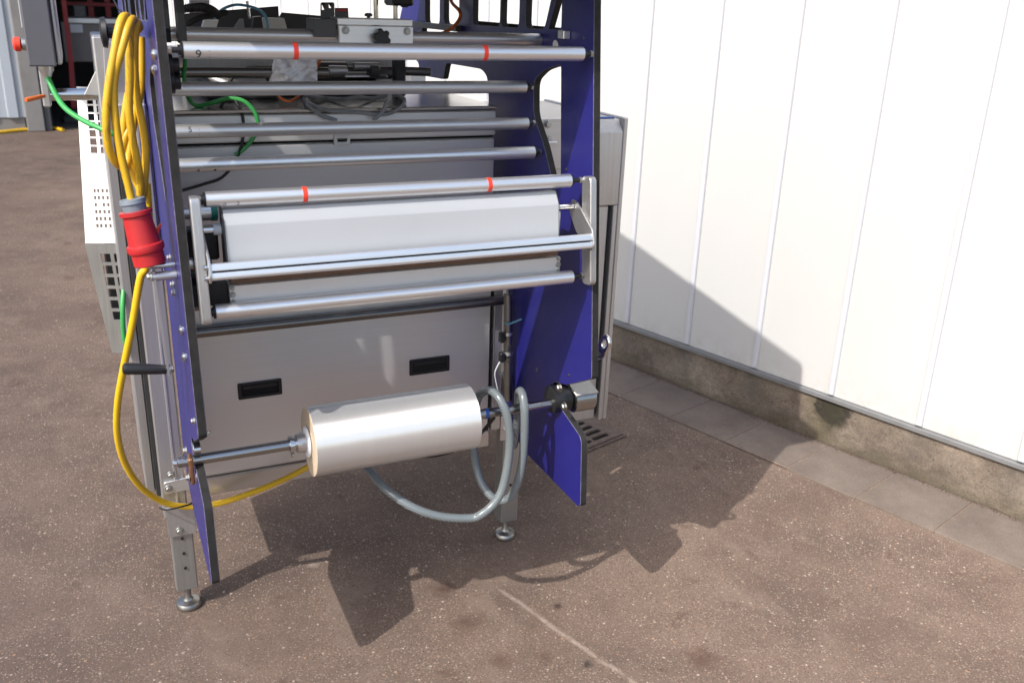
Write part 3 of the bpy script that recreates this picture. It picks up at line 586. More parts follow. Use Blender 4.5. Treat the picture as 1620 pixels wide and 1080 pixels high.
# ---- unwinding shaft with bearings
SY, SZ = -.354, .637
sh = build(MB().cyl((-.035, SY, SZ), (.975, SY, SZ), .0122, 28), 'unwind_shaft', 'shaft', mc)
build(MB().lathe((.205, SY, SZ), (.222, SY, SZ), [(0, .019), (.001, .02), (.009, .02), (.0092, .0165), (.0125, .0165), (.0127, .0125), (.017, .0125)], 28), 'shaft_collar', 'chrome', sh)
build(MB().lathe((.222, SY, SZ), (.2425, SY, SZ), [(0, .021), (.001, .022), (.0205, .022)], 28), 'chuck', 'steel', sh)
build(MB().cyl((.212, SY-.008, SZ-.019), (.212, SY-.008, SZ-.027), .004, 8), 'set_screw', 'galv', sh)
for a in (0, 2.1, 4.2): p = Vector((.236, SY-.022*math.cos(a+.3), SZ+.022*math.sin(a+.3))); build(MB().cyl(p, p+Vector((0, -math.cos(a+.3), math.sin(a+.3)))*.004, .003, 10), 'set_screw', 'galv', sh)
build(MB().lathe((.2428, SY, SZ), (.2505, SY, SZ), [(0, .034), (.0015, .0365), (.006, .0365), (.0077, .034)], 40), 'flange', 'white_plastic', sh)
build(MB().lathe((.690, SY, SZ), (.699, SY, SZ), [(0, .0123), (0, .0130), (.009, .0130), (.009, .0123)], 28, cap=False), 'blue_band', 'blue_tape', sh)
# right end: black bearing and brake drum outside the plate
build(MB().lathe((.875, SY+.01, SZ+.006), (.93, SY+.01, SZ+.006), [(0, .030), (.003, .036), (.05, .036), (.055, .03)], 36), 'bearing_housing', 'black', mc)
dr = build(MB().lathe((.931, SY, SZ+.004), (.992, SY, SZ+.004), [(0, .033), (.002, .036), (.058, .036), (.061, .033)], 44), 'brake_drum', 'shaft', mc)
build(MB().box((.925, SY-.042, SZ+.036), (.99, SY+.03, SZ+.043), .002, T=lambda q: Vector((q.x, q.y, q.z+(q.y-SY)*.25))), 'brake_pad', 'leg', dr)
for p in ((885, 613), (893, 643)): q = pX(*p, .872); build(MB().hexhead(q+Vector((.002, 0, 0)), (-1, 0, 0), .008, .008), 'bolt', 'foot', mc)
build(MB().box((XR+TK+.001, SY-.012, SZ-.03), (XR+TK+.006, SY+.075, SZ+.08), .004), 'notch_light_stop', 'black', mc)  # added plate behind the notch, keeps sun from leaking through to the ground
# left end: rollers, bronze block
build(MB().box((-.014, SY-.022, SZ-.05), (-.004, SY+.012, SZ+.014), .003), 'bearing_block', 'copper', mc)
for dz, mt in ((.032, 'chrome'), (-.034, 'chrome')): build(MB().cyl((-.012+.010, SY-.012, SZ+dz), (.014, SY-.012, SZ+dz), .014, 22), 'support_wheel', mt, mc); build(MB().hexhead((-.0145, SY-.012, SZ+dz), (-1, 0, 0), .007, .006), 'bolt', 'galv', mc)
build(MB().cyl((-.044, SY, SZ), (-.036, SY, SZ), .009, 18), 'shaft_end', 'chrome', sh)
build(MB().hexhead((.0225, -.506, .770), (0, -1, 0), .0045, .006, False), 'bolt', 'galv', mc)
# ---- crank on the left plate
hub = Vector((-.044, -.38, 1.066)); low = Vector((-.036, -.38, .866)); grip = Vector((-.118, -.38, .879))
cr = build(MB().cyl((0, -.38, 1.066), (-.05, -.38, 1.066), .0095, 20), 'crank', 'steel', mc)
d = (low-hub); sd = Vector((0, .008, 0)); b = MB(); tx = Vector((.0025, 0, 0))
a0, a1 = hub+Vector((0, 0, .012)), low-Vector((0, 0, .012))
b.add([a0-sd-tx, a0+sd-tx, a0+sd+tx, a0-sd+tx, a1-sd-tx, a1+sd-tx, a1+sd+tx, a1-sd+tx], [[0, 1, 2, 3], [7, 6, 5, 4], [0, 4, 5, 1], [1, 5, 6, 2], [2, 6, 7, 3], [3, 7, 4, 0]])
build(b, 'crank_lever', 'steel_v', cr)
build(MB().lathe(low+Vector((-.003, 0, 0)), grip, [(0, .009), (.002, .0095), (.04, .0115), (.074, .0125), (.081, .0115), (.084, .007)], 20), 'crank_grip', 'black', cr)
build(MB().hexhead(low+Vector((.003, 0, 0)), (1, 0, 0), .0075, .007), 'bolt', 'galv', cr); build(MB().hexhead(hub+Vector((-.003, 0, 0)), (-1, 0, 0), .007, .008), 'bolt', 'galv', cr)
build(MB().cyl((0, -.37, 1.085), (-.052, -.37, 1.085), .006, 16), 'stop_pin', 'chrome', mc)
# black clamping knob near the cable bundle
q0, q1 = pY(168, 52, -.10), pY(224, 52, -.10)
kn = build(MB().lathe(q0+Vector((-.012, 0, 0)), q1, [(0, .012), (.003, .029), (.012, .031), (.016, .012), (.03, .011), ((q1-q0).length, .011)], 26), 'clamping_knob', 'black', mc)
# gusset and arm behind the cable
slab_y([(163, 66), (179, 66), (183, 128), (166, 128)], .02, .004, 'cover', 'strip', mc)
slab_y([(133, 150), (160, 94), (170, 94), (173, 152)], .10, .004, 'cover', 'gusset', mc)
# ---- pneumatic cylinder by the right leg
pc = build(MB().lathe((.866, -.085, .872), (.878, -.085, .53), [(0, .004), (.02, .004), (.0205, .0115), (.05, .0115), (.051, .0125), (.29, .0125), (.291, .0115), (.34, .0115)], 24), 'air_cylinder', 'cyl_steel', mc)
for y0, xo in ((527, .0), (558, .002)):
    q = pY(803, y0, -.085); build(MB().lathe(q+Vector((0, 0, -.004)), q+Vector((0, 0, .004)), [(0, .0126), (0, .0138), (.008, .0138), (.008, .0126)], 24, cap=False), 'band', 'alu', pc)
    build(MB().box((q.x-.027, -.1, q.z-.022), (q.x-.0135, -.082, q.z+.006), .002), 'reed_switch', 'black', pc)
b = MB()
for i in range(5):
    for j, dx in ((0, -.006), (1, .002)):
        z = .655+i*.011; b.box((.8725+dx, -.0982-(.0006 if j else -.0004), z), (.8725+dx+.0045, -.0968, z+(.007 if (i+j) % 2 else .003)), 0)
build(b, 'marking', 'ink', pc)
# ---- control panel on its arm, emergency stop, perforated guard
hx0, hx1 = -.232, -.176
hmi = build(MB().prism(fillet([(hx0, 1.432), (hx1, 1.432), (hx1, 1.95), (hx0, 1.95)], .004, 3), .10, .40, 'y', bev=.003), 'control_panel', 'hmi', mc)
build(MB().box((hx1+.0005, .115, 1.435), (hx1+.012, .385, 1.945), .004), 'rear_cover', 'cover', hmi)
build(MB().box((hx0-.004, .12, 1.512), (hx0-.0005, .38, 1.93), .001), 'screen', 'white_panel', hmi)
es = build(MB().lathe((hx0, .16, 1.476), (hx0-.03, .16, 1.476), [(0, .008), (.012, .008), (.013, .0155), (.024, .0155), (.028, .011)], 22), 'emergency_stop', ['red_tape'], hmi)
build(MB().lathe((hx0, .16, 1.476), (hx0-.012, .16, 1.476), [(0, .0135), (.010, .0135), (.0115, .011)], 22), 'button_collar', 'galv', es)
build(MB().lathe((-.200, .16, 1.432), (-.200, .16, 1.405), [(0, .016), (.012, .016), (.02, .011), (.027, .009)], 18), 'cable_gland', 'alu_dull', hmi)
build(MB().cyl((-.215, .20, 1.362), (-.098, .20, 1.362), .014, 22), 'support_arm', 'chrome', mc)
build(MB().box((-.217, .18, 1.335), (-.200, .22, 1.432), .003), 'arm_clamp', 'steel', mc)
lv0, lv1 = Vector((-.212, .172, 1.362)), Vector((-.250, .13, 1.357)); build(MB().lathe(lv0, lv1, [(0, .004), (.01, .0048), (.052, .0055), (.056, .004)], 14), 'clamp_lever', 'orange', mc)
def guard(name, P00, P10, P01, P11, sqs, th=.003, mat='cover'):
    """sheet with square holes spanned by four corners"""
    P00, P10, P01, P11 = map(Vector, (P00, P10, P01, P11))
    nn = (P10-P00).cross(P01-P00).normalized()
    def T(q): return (P00*(1-q.x)+P10*q.x)*(1-q.y)+(P01*(1-q.x)+P11*q.x)*q.y+nn*q.z
    return build(MB().prism([(0, 0), (1, 0), (1, 1), (0, 1)], -th/2, th/2, 'z', holes=sqs, bev=0.0002, T=T), name, mat, mc)
def sq(cx, cz, w_, h_): return [(cx-w_, cz-h_), (cx+w_, cz-h_), (cx+w_, cz+h_), (cx-w_, cz+h_)]
gx0, gx1 = -.172, -.074
hs = []
for cx in (.42, .72, .93):
    for cz in (.985-.052*k for k in range(8)):
        if cz < .98 and not (cz > .52 and cz < .60): hs.append(sq(cx, cz-.02, .10 if cx < .9 else .05, .021))
for cx in (.34, .44, .56, .68, .8): hs += [sq(cx, .34-.045*k, .03, .011) for k in range(6) if (k, cx) != (2, .44)]
guard('perforated_guard', (gx0+.004, .30, .977), (gx1, .27, .977), (gx0+.030, .42, 1.36), (gx1, .39, 1.36), hs)
hs = []
for cx in (.46, .80): hs += [sq(cx, .88-.105*k, .125, .038) for k in range(6)]
guard('perforated_guard', (gx0+.034, .30, .67), (gx1, .27, .67), (gx0+.002, .30, .975), (gx1, .27, .975), hs, mat='leg')
build(MB().box((gx0+.045, .335, .69), (gx1-.004, .40, .965), .004), 'dark_backing', 'black', mc)  # black box added behind the lower sheet so its holes read dark
build(MB().box((gx1+.001, .27, .67), (gx1+.004-.0, .5, 1.33), .001), 'guard_flange', 'steel_v', mc)
# ---- clutter on the deck: dark mechanism behind the rollers
build(MB().box((.10, .36, .9), (.86, .84, 1.30), .01), 'rear_body', 'steel_v', mc)
a_, c_ = pY(284, 100, .40), pY(640, 86, .40)
build(MB().box((a_.x, .40, 1.301), (c_.x, .75, c_.z), .01), 'drive_housing', 'steel_v', mc)
for x0_, x1_, yy_, r_, m_ in ((545, 612, 121, .006, 'chrome'), (560, 600, 105, .010, 'steel'), (388, 402, 120, .016, 'steel'), (520, 548, 112, .014, 'alu_dull'), (470, 500, 122, .012, 'steel'), (584, 596, 113, .018, 'darkgrey')):
    build(MB().cyl(pY(x0_, yy_, .33), pY(x1_, yy_, .335), r_, 18), 'spindle', m_, mc)
gb = build(MB().box((.34, .40, 1.301), (.66, .62, 1.42), .012), 'gearbox', 'darkgrey', mc)
build(MB().lathe((.30, .36, 1.40), (.70, .36, 1.40), [(0, .02), (.1, .02), (.102, .03), (.25, .03), (.252, .018), (.4, .018)], 24), 'drive_spindle', 'rail_dark', gb)
q = pY(631, 112, .25); build(MB().box((q.x-.014, .23, 1.347), (q.x+.014, .27, 1.47), .003), 'clamp_post', 'black', mc)
build(MB().cyl((pY(640, 106, .25).x, .25, 1.412), (pY(680, 106, .25).x, .25, 1.410), .012, 20), 'spindle_end', 'rail_dark', mc)
slab_y([(425, 50), (446, 20), (562, 30), (532, 50)], .62, .004, 'darkgrey', 'chute_sheet', mc)
slab_y([(290, 50), (292, 22), (440, 10), (443, 50)], .70, .004, 'darkgrey', 'chute_sheet', mc)
slab_y([(413, 48), (416, 28), (448, 29), (453, 48)], .45, .03, 'cover', 'bearing_bracket', mc)
slab_y([(368, 46), (379, 30), (385, 30), (387, 46)], .5, .003, 'white_panel', 'tab', mc)
slab_y([(398, 46), (400, 27), (412, 26), (415, 46)], .42, .03, 'black', 'limit_switch', mc)
q0 = pY(395, 30, .44); q1 = pY(391, 2, .44); build(MB().cyl(q0, q1, .004, 14), 'guide_pin', 'chrome', mc)
slab_y([(300, 0), (330, 0), (330, 24), (300, 24)], .75, .04, 'steel_v', 'rear_column', mc)
slab_y([(318, 48), (322, 32), (345, 32), (340, 48)], .40, .03, 'steel', 'end_stop', mc)
build(MB().lathe(pY(320, 118, .18), pY(360, 135, .12), [(0, .012), (.03, .012), (.031, .016), (.09, .016)], 18), 'air_fitting', 'steel_v', mc)
build(MB().lathe(pY(332, 117, .18), pY(345, 123, .16), [(0, .012), (.02, .012)], 14), 'green_ring', 'teal', mc)
build(MB().box((.15, .20, 1.347), (.33, .33, 1.39), .006), 'valve_block', 'darkgrey', mc)
# tie lugs on plate: oval eye at the outer side of the right plate
b = MB(); ec = pX(957, 548, XR+TK+.016); ec = Vector((ec.y, ec.z))
eye = fillet([(ec.x+a, ec.y+c) for a, c in ((.03, -.045), (.0, -.03), (-.026, .012), (-.018, .03), (.004, .032), (.022, .008), (.045, -.03))], .014, 4)
build(b.prism(eye, XR+TK+.012, XR+TK+.020, 'x', holes=[fillet([(ec.x-.014, ec.y+.008), (ec.x+.004, ec.y-.008), (ec.x+.012, ec.y+.01), (ec.x-.006, ec.y+.022)], .008, 3)], bev=.002).cyl((XR+TK, ec.x+.03, ec.y-.032), (XR+TK+.012, ec.x+.03, ec.y-.032), .008, 14), 'lifting_eye', 'chrome', mc)

# ================================================================== THINGS ON AND BY THE MACHINE
fr_ = thing('film_roll', (.46, SY, SZ-.081), 'thick reel of clear glossy packaging film on the lower steel shaft', 'film roll')
FR, fx0, fx1 = .081, .2515, .650
b = MB().lathe((fx0, SY, SZ), (fx1, SY, SZ), [(0, .043), (0, FR-.001), (.001, FR), (fx1-fx0-.001, FR), (fx1-fx0, FR-.001), (fx1-fx0, .043)], 96, cap=False)
b.m = [1 if abs(sum((b.v[i].x for i in f))/len(f)-fx0) < .0006 or abs(sum((b.v[i].x for i in f))/len(f)-fx1) < .0006 else 0 for f in b.f]
build(b, 'film', ['film', 'cream'], fr_)
build(MB().lathe((fx0-.001, SY, SZ), (fx1+.001, SY, SZ), [(0, .0375), (0, .0425), (fx1-fx0+.002, .0425), (fx1-fx0+.002, .0375), (0, .0375)], 60, cap=False), 'core', 'cream', fr_)
# hose
def Z4(x, y): return (730+x/4, 590+y/4)
hp = [((560, 722), -.15), ((585, 745), -.24), ((612, 775), -.32), ((655, 803), -.37), ((700, 817), -.39), ((745, 819), -.40)]
hp += [(Z4(*a), d_) for a, d_ in (((130, 890), -.41), ((200, 830), -.41), ((255, 740), -.41), ((292, 580), -.405), ((305, 420), -.40), ((290, 280), -.395), ((250, 175), -.38), ((200, 118), -.35), ((150, 112), -.32), ((108, 150), -.30), ((88, 220), -.29), ((76, 340), -.285), ((78, 480), -.29), ((95, 600), -.30), ((130, 700), -.32), ((190, 780), -.345), ((250, 806), -.36), ((310, 780), -.375), ((355, 690), -.385), ((385, 560), -.39), ((398, 400), -.392), ((400, 250), -.39), ((390, 150), -.375), ((374, 112), -.35), ((362, 130), -.325), ((358, 220), -.31), ((352, 330), -.29), ((330, 460), -.24))]
b = MB().tube([pY(*p, d_) for p, d_ in hp], .0108, 16, per=5)
tag(build(b, 'water_hose', 'hose'), 'braided clear grey hose looped over the steel shaft next to the film reel', 'hose')
# yellow cable with plug
yc = thing('power_cable', (-.05, -.3, 1.0), 'yellow power cable coiled on the blue plate with a red five-pin plug', 'cable')
def ZC(x, y): return (160+x/3.48, 10+y/3.48)
def strand(pts, name='cable_loop', r=.0075, mat='yellow'): return build(MB().tube([pY(*ZC(x, y), d_) for x, y, d_ in pts], r, 12, per=6), name, mat, yc)
strand([(190, 110, -.25), (160, 68, -.29), (125, 58, -.33), (98, 120, -.35), (72, 260, -.36), (42, 430, -.365), (28, 600, -.365), (38, 760, -.36), (72, 850, -.345), (110, 882, -.32), (145, 860, -.30), (165, 740, -.29), (190, 560, -.28), (205, 380, -.27)])
strand([(205, 130, -.27), (178, 72, -.31), (150, 110, -.345), (110, 250, -.36), (76, 380, -.36), (70, 500, -.36), (86, 680, -.36), (115, 840, -.36), (150, 990, -.36), (172, 1085, -.36)])
strand([(190, 90, -.29), (160, 110, -.32), (156, 260, -.33), (157, 420, -.33), (153, 560, -.33), (172, 720, -.33), (200, 860, -.33), (214, 960, -.325), (215, 1040, -.32)])
strand([(212, 120, -.28), (198, 95, -.30), (185, 200, -.31), (186, 380, -.31), (200, 520, -.31), (230, 660, -.31), (247, 800, -.31), (240, 940, -.31), (226, 1040, -.31), (205, 990, -.305), (165, 890, -.30), (150, 830, -.29)])
strand([(220, 170, -.27), (222, 330, -.275), (215, 480, -.28), (180, 620, -.28), (135, 720, -.29), (118, 800, -.29), (126, 640, -.285), (150, 480, -.28)])
# lead running down, tied to the leg and on under the film
ld = [(232, 290, -.30), (236, 360, -.30), (232, 420, -.30), (222, 440, -.295), (210, 510, -.28), (196, 580, -.25), (186, 640, -.21), (186, 690, -.17), (199, 735, -.12), (225, 772, -.07), (262, 795, -.028), (300, 801, -.025), (345, 796, -.03), (395, 780, -.04), (440, 762, -.055), (480, 742, -.07), (520, 720, -.075), (580, 700, -.07), (680, 690, -.06), (760, 690, -.05)]
build(MB().tube([pY(x, y, d_) for x, y, d_ in ld], .0078, 12, per=6), 'cable_lead', 'yellow_clean', yc)
A, B = pY(209, 316, -.36), pY(238, 418, -.37); l = (B-A).length
pg = build(MB().lathe(A+(B-A)*.16, B, [(0, .020), (.001, .031), (.008, .031), (.011, .0265), (.045, .0285), (.066, .030), (.068, .0345), (.076, .036), (.082, .034), (.084, .0305), (l*.84-.002, .0305), (l*.84, .0285)], 40), 'plug', 'red_plug', yc)
build(MB().lathe(A-(B-A)*.02, A+(B-A)*.19, [(0, .015), (.001, .024), (.009, .0255), (.010, .023), (l*.2, .0225)], 14), 'gland_nut', 'grey_plug', pg)
t = A+(B-A)*.42+Vector((.032, 0, 0)); build(MB().prism([(t.x-.008, t.z-.01), (t.x+.008, t.z+.006), (t.x+.006, t.z-.002), (t.x-.002, t.z-.022)], t.y-.006, t.y+.006, 'y'), 'latch', 'red_plug', pg)
tie = [pY(x, y, d_) for x, y, d_ in ((253, 803, -.008), (262, 806, -.042), (280, 803, -.045), (300, 797, -.03), (309, 791, -.008))]
tag(build(MB().tube(tie, .0024, 6), 'cable_tie', 'black'), 'black cable tie holding the yellow lead against the stainless leg', 'cable tie')
tag(build(MB().tube([pY(176, -8, -.2), pY(184, 8, -.24), pY(191, 21, -.3), pY(196, 24, -.33)], .0016, 6).lathe(pY(189, 19, -.31), pY(194, 24, -.31), [(0, .003), (.004, .005), (.009, .003)], 10), 'hanging_cord', 'black'), 'thin black cord tying up the top of the coiled yellow cable', 'cord')
# green cable from the control panel down behind the post
gp = [(-.200, .16, 1.408), pY(88, 150, .12), pY(104, 172, .08), pY(130, 190, .04), pY(160, 204, .0), pY(182, 214, -.01)]
gp2 = [pY(192, 228, .045), pY(198, 262, .10), pY(203, 330, .14), pY(203, 400, .12), pY(196, 455, .06), pY(194, 490, .035), pY(196, 530, .035), pY(203, 560, .045)]
tag(build(MB().tube([*gp, *gp2], .006, 12), 'green_cable', 'green'), 'bright green cable hanging from the grey control panel down the cabinet side', 'cable')
gd = [pY(288, 60, .0), pY(293, 95, .0), pY(291, 120, .02), pY(296, 150, .03), pY(310, 167, .035), pY(335, 163, .02), pY(360, 156, .01), pY(385, 160, -.01), pY(402, 176, -.02), pY(408, 195, -.022), pY(404, 212, -.022), pY(390, 232, -.022), pY(372, 246, -.018)]
tag(build(MB().tube(gd, .005, 10), 'green_cable', 'green'), 'short green cable draped over the cabinet top edge behind the rollers', 'cable')
bk = [pY(352, 168, .05), pY(345, 176, .03), pY(365, 150, .01), pY(375, 164, -.005), pY(384, 185, -.02), pY(385, 215, -.022), pY(375, 250, -.022), pY(352, 280, -.03), pY(320, 292, -.05), pY(286, 302, -.09)]
tag(build(MB().tube(bk, .0035, 8), 'black_cable', 'black_rubber'), 'thin black cable hanging down the front of the stainless panel', 'cable')
ar = [pY(362, 132, .10), pY(372, 118, .10), pY(392, 108, .10), pY(412, 112, .10), pY(425, 128, .09), pY(430, 140, .08)]
tag(build(MB().tube(ar, .004, 8), 'black_cable', 'black_rubber'), 'black cable arching up beside the crumpled plastic bag', 'cable')
og = [pY(512, 85, .05), pY(500, 108, .05), pY(486, 130, .06), pY(474, 150, .07), pY(460, 160, .05), pY(446, 157, .06), pY(438, 148, .10)]
tag(build(MB().tube(og, .0032, 8), 'orange_tube', 'orange'), 'thin orange air tube dipping in a loop above the cabinet deck', 'tube')
og2 = [(.885, .41, 1.64), pX(714, 2, .88), pX(727, 18, .88), pX(727, 30, .88), pX(716, 44, .87), pX(700, 53, .84), pX(680, 60, .80)]
tag(build(MB().tube(og2, .005, 10), 'orange_tube', 'orange'), 'orange tube curving down across the slots of the blue plate', 'tube')
bt = [pY(340, 30, .30), pY(346, 20, .30), pY(358, 12, .30), pY(374, 8, .28), pY(392, 10, .25), pY(410, 16, .22), pY(421, 28, .2), pY(424, 46, .2)]
tag(build(MB().tube(bt, .0035, 8), 'air_tube', 'bluetube'), 'light blue air tube arching over the guide bar', 'tube')
# corrugated conduit
cp_ = [pY(283, 16, .12), pY(300, 13, .12), pY(320, 12, .13), pY(334, 16, .16), pY(345, 24, .22)]
n_ = 120; tag(build(MB().tube(cp_, lambda t: .0095+.0012*math.sin(t*2*math.pi*22), 12, per=40), 'conduit', 'black_rubber'), 'black corrugated conduit bending behind the black upright', 'conduit')
cq = [pY(290, 44, .15), pY(306, 33, .16), pY(325, 26, .18), pY(345, 22, .2), pY(358, 20, .22)]
tag(build(MB().tube(cq, .007, 10), 'black_cable', 'black_rubber'), 'thick black cable rising beside the corrugated conduit', 'cable')
# coil of grey cable on the deck
cl = [(700, 690), (560, 640), (440, 560), (385, 500), (390, 465), (460, 450), (600, 470), (760, 480), (900, 460), (1060, 470), (1180, 445), (1300, 440), (1370, 490), (1350, 545), (1250, 610), (1120, 632), (950, 612), (760, 605), (600, 590), (480, 545), (410, 500), (420, 470), (520, 455)]
P = [pZ(420+x/6.23, 80+y/6.23, 1.353+.006*(i % 3)) for i, (x, y) in enumerate(cl)]
P = [q if q.y > -.018 else pY(420+x/6.23, 80+y/6.23, -.03-.004*(i % 2)) for i, (q, (x, y)) in enumerate(zip(P, cl))]
cc = [(1060, 690), (1120, 640), (1165, 590), (1190, 520), (1215, 470), (1230, 440)]
P2 = [pZ(420+x/6.23, 80+y/6.23, 1.366) for x, y in cc]
P2 = [q if q.y > -.018 else pY(420+x/6.23, 80+y/6.23, -.04) for q, (x, y) in zip(P2, cc)]
b = MB().tube(P, .0048, 10, per=8).tube(P2, .0048, 10)
tag(build(b, 'cable_coil', 'greycable'), 'loose coil of grey cable lying on the stainless deck', 'cable')
# plastic bag
b = MB(); nx_, ny_ = 26, 20; vs = []
for j in range(ny_+1):
    for i in range(nx_+1):
        u, v = i/nx_, j/ny_; px_ = 428+v*10+u*(74-10*v); py_ = 134-v*46
        dpt = .0-.03*math.sin(math.pi*u)*math.sin(math.pi*v)+.011*math.sin(9*u+6*v)+.008*math.sin(17*u-11*v+2*math.sin(7*v))+.004*math.sin(29*u+23*v)+random.uniform(-.0015, .0015)
        vs.append(pY(px_+random.uniform(-.3, .3), py_+3*math.sin(5*u), dpt))
front = list(vs); back = [v_+Vector((0, .025+random.uniform(-.004, .004), 0)) for v_ in vs]; K = nx_+1; off = len(vs)
fs = [[j*K+i, j*K+i+1, (j+1)*K+i+1, (j+1)*K+i] for j in range(ny_) for i in range(nx_)]
fs2 = [[i+off for i in f[::-1]] for f in fs]
rim = [i for i in range(K)]+[j*K+nx_ for j in range(1, ny_+1)]+[ny_*K+i for i in range(nx_-1, -1, -1)]+[j*K for j in range(ny_-1, 0, -1)]
side = [[rim[k], rim[k-1], rim[k-1]+off, rim[k]+off] for k in range(len(rim))]
b.add(front+back, fs+fs2+side)
tag(build(b, 'plastic_bag', 'bag', sharp=50), 'crumpled clear plastic bag lying behind the top roller', 'bag')
# blue tie and thin leads at the air cylinder
bt = [pY(799, 511, -.1), pY(806, 512, -.102), pY(822, 506, -.11), pY(838, 500, -.12), pY(848, 499, -.125)]
tag(build(MB().tube(bt, .0024, 6), 'cable_tie', 'bluetube'), 'blue cable tie round the upright air cylinder', 'cable tie')
lw = [pY(815, 455, -.06), pY(814, 500, -.06), pY(813, 560, -.06), pY(812, 590, -.065), pY(806, 618, -.07), pY(800, 640, -.07)]
tag(build(MB().tube(lw, .003, 8), 'air_line', 'black_rubber'), 'thin black air line running down beside the air cylinder', 'tube')
lw = [pY(795, 566, -.09), pY(788, 577, -.09), pY(783, 590, -.085), pY(785, 605, -.08), pY(789, 622, -.075)]
tag(build(MB().tube(lw, .0018, 6), 'sensor_lead', 'white_plastic'), 'thin pale sensor lead curling left of the air cylinder', 'tube')
lw = [pY(782, 660, -.12), pY(772, 672, -.11), pY(760, 686, -.10), pY(748, 698, -.08), pY(720, 712, -.05), pY(690, 720, -.03), pY(660, 722, -.02)]
tag(build(MB().tube(lw, .005, 8), 'dark_tube', 'black_rubber'), 'dark tube sagging behind the right end of the film reel', 'tube')

# ------------------------------------------------------------------ stainless side cabinet hung on the far side of the right plate
fc = build(MB().box((.99, .226, .262), (1.352, .74, 1.004), .003), 'side_cabinet', 'cover', mc)
fc['label'] = 'tall stainless side cabinet with sloped top edge showing beyond the right blue plate'
build(MB().prism(fillet([(.217, 1.006), (.217, 1.235), (.243, 1.271), (.78, 1.271), (.78, 1.006)], .004, 3), .97, 1.380, 'x', bev=.002), 'upper_cover', 'cover', fc)
build(MB().box((1.3805, .217, .256), (1.397, .78, 1.277), .003), 'side_panel', 'cover', fc)
build(MB().box((1.364, .217, .256), (1.3795, .27, 1.0045), .002), 'corner_post', 'cover', fc)
build(MB().box((1.353, .24, .27), (1.3632, .4, 1.0045), .001), 'seal', 'black_rubber', fc)
build(MB().box((1.30, .25, 1.2715), (1.366, .272, 1.276), .001), 'blue_edge', 'blue_tape', fc)
build(MB().box((.917, .3, .95), (.9695, .5, 1.2), .002), 'mounting_bracket', 'steel_v', fc)
q = pY(875, 215, .205); bk_ = build(MB().box((q.x-.05, .208, q.z-.10), (q.x+.04, .2165, q.z+.05), .002), 'hinge_plate', 'steel', fc)
for p in ((868, 197), (869, 222)): q = pY(*p, .20); build(MB().hexhead((q.x, .2075, q.z), (0, -1, 0), .009, .008), 'hinge_bolt', 'galv', fc)
build(MB().box((pY(862, 228, .2).x, .19, pY(862, 228, .2).z), (pY(880, 228, .2).x, .2078, pY(880, 223, .2).z), .002), 'hinge_lug', 'alu_dull', fc)

# ------------------------------------------------------------------ open hall at the far end of the yard
hall = thing('storage_hall', (-1.5, 11, 0), 'grey storage hall with pale sheet gate and dark open bay at the yard end', 'building')
build(MB().box((-6.5, 10.03, 0), (-.76, 10.35, .16), .01), 'gate_sill', 'concrete_jamb', hall)
for i in range(23):
    x = -6.5+i*.25; poly = [(x, 10.02), (x+.06, 10.02), (x+.075, 9.995), (x+.175, 9.995), (x+.19, 10.02), (x+.2495, 10.02), (x+.2495, 10.06), (x, 10.06)]
    build(MB().prism([p for p in poly], .161, 4.2, 'z', bev=.001), 'gate_sheet', 'gate', hall)
build(MB().box((-.749, 9.96, 0), (-.56, 10.36, 4.2), .01), 'jamb', 'concrete_jamb', hall)
build(MB().box((-.559, 9.99, 0), (-.485, 10.3, 4.2), .01), 'door_post', 'darkgrey', hall)
build(MB().box((-.484, 10.0, 2.6), (3.2, 10.3, 4.2), .01), 'lintel', 'concrete_jamb', hall)
build(MB().box((-6.5, 15.5, 0), (4.5, 15.7, 4.2), .01), 'rear_wall', 'dark_in', hall)
build(MB().box((-6.5, 9.95, 4.205), (4.5, 15.7, 4.4), .01), 'roof', 'darkgrey', hall)
build(MB().box((3.2, 10.0, 0), (4.5, 10.3, 4.2), .01), 'front_wall', 'concrete_jamb', hall)
build(MB().box((4.31, 10.31, 0), (4.5, 15.49, 4.2), .01), 'end_wall', 'dark_in', hall)
build(MB().box((-6.5, 10.4, 0), (-6.3, 15.49, 4.2), .01), 'end_wall', 'dark_in', hall)
build(MB().box((-6.29, 10.37, .004), (4.30, 15.49, .012), 0), 'floor', 'dark_in', hall)
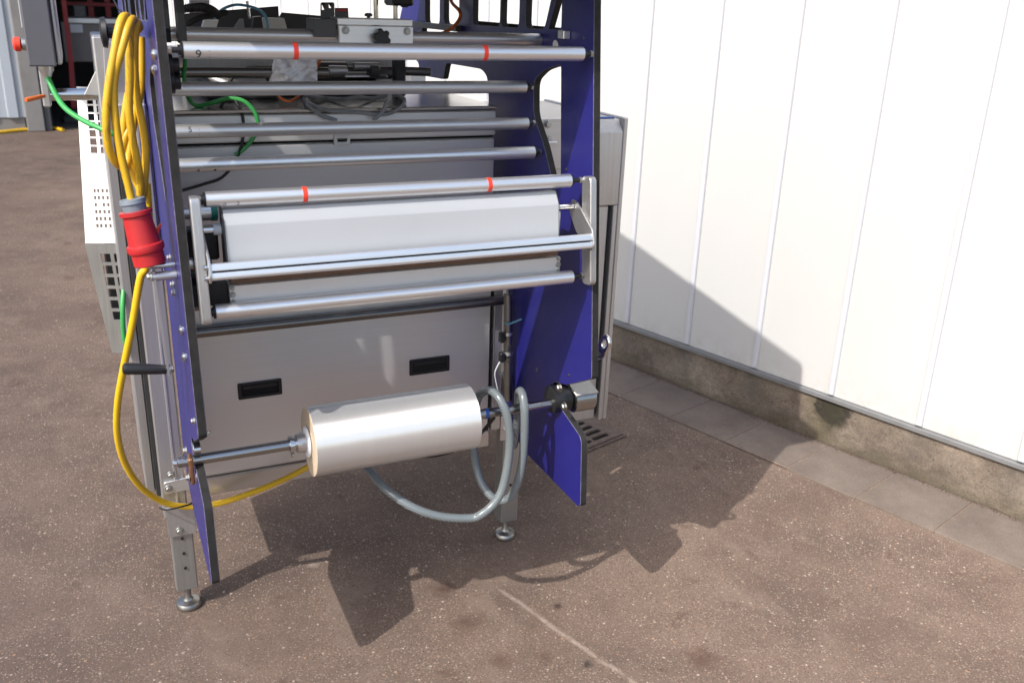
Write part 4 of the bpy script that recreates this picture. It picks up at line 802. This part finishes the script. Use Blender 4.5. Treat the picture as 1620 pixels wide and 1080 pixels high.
# bench with sheet and red rack inside
def bx(p0, p1, Y, d, name, mat, parent, c=.004):
    a, e = pY(*p0, Y), pY(*p1, Y); return build(MB().box((a.x, Y, a.z), (e.x, Y+d, e.z), c), name, mat, parent)
bn = thing('workbench', (.1, 11.8, 0), 'low grey sheet metal workbench inside the dark hall', 'bench')
bx((104, 98), (215, 37), 11.5, .03, 'front_panel', 'bench', bn); bx((102, 36.5), (217, 31), 11.46, .7, 'bench_top', 'alu_dull', bn)
bx((112, 52), (130, 39), 11.485, .004, 'paper_sheet', 'paper', bn, .0005)
for x in (108, 205): 
    a = pY(x, 98, 11.5); build(MB().box((a.x, 11.54, .013), (a.x+.06, 11.60, a.z), .003), 'leg', 'darkgrey', bn)
rk = thing('red_rack', (.1, 12.6, 0), 'red steel rack standing behind the grey workbench', 'rack')
for x in (141, 168, 205): a = pY(x, 30, 12.5); build(MB().box((a.x, 12.5, .013), (a.x+.075, 12.57, 3.0), .004), 'upright', 'red_frame', rk)
for z in (1.36, 2.2): build(MB().box((pY(100, 30, 12.5).x, 12.48, z), (pY(215, 30, 12.5).x, 12.499, z+.05), .003), 'beam', 'red_frame', rk)
a = pY(118, 27, 12.3); tag(build(MB().box((a.x, 12.3, pY(118, 30, 12.3).z), (pY(137, 27, 12.3).x, 12.45, pY(118, 8, 12.3).z), .01).box((a.x+.02, 12.28, pY(118, 10, 12.3).z), (pY(134, 27, 12.3).x, 12.299, pY(118, 16, 12.3).z), .003), 'crate', 'bench'), 'grey crate on the workbench in front of the red rack', 'crate')
rp = build(MB().prism([(pY(98, 0, 11.0).x, 2.2), (pY(105, 0, 11.0).x, 2.2), (pY(116, 95, 11.0).x, pY(116, 95, 11.0).z), (pY(116, 145, 11).x, .013), (pY(108, 145, 11).x, .013), (pY(108, 95, 11.0).x, pY(108, 95, 11.0).z)], 11.0, 11.05, 'y', bev=.002), 'red_post', 'red_frame')
tag(rp, 'leaning red steel post just inside the hall opening', 'post')
ye = [pZ(x, y, .02) for x, y in ((-120, 210), (-60, 212), (0, 209), (30, 206), (60, 204), (85, 203), (100, 206))]
tag(build(MB().tube(ye, .02, 8), 'floor_hose', 'yellow'), 'yellow hose lying on the ground before the pale sheet gate', 'hose')
bl = pZ(100, 200, .0); tag(build(MB().box((bl.x, bl.y+.2, .0), (bl.x+.5, bl.y+.6, .10), .02).box((bl.x+.03, bl.y+.24, .101), (bl.x+.47, bl.y+.56, .16), .03), 'tool_case', 'black'), 'low black case on the floor at the hall opening', 'case')
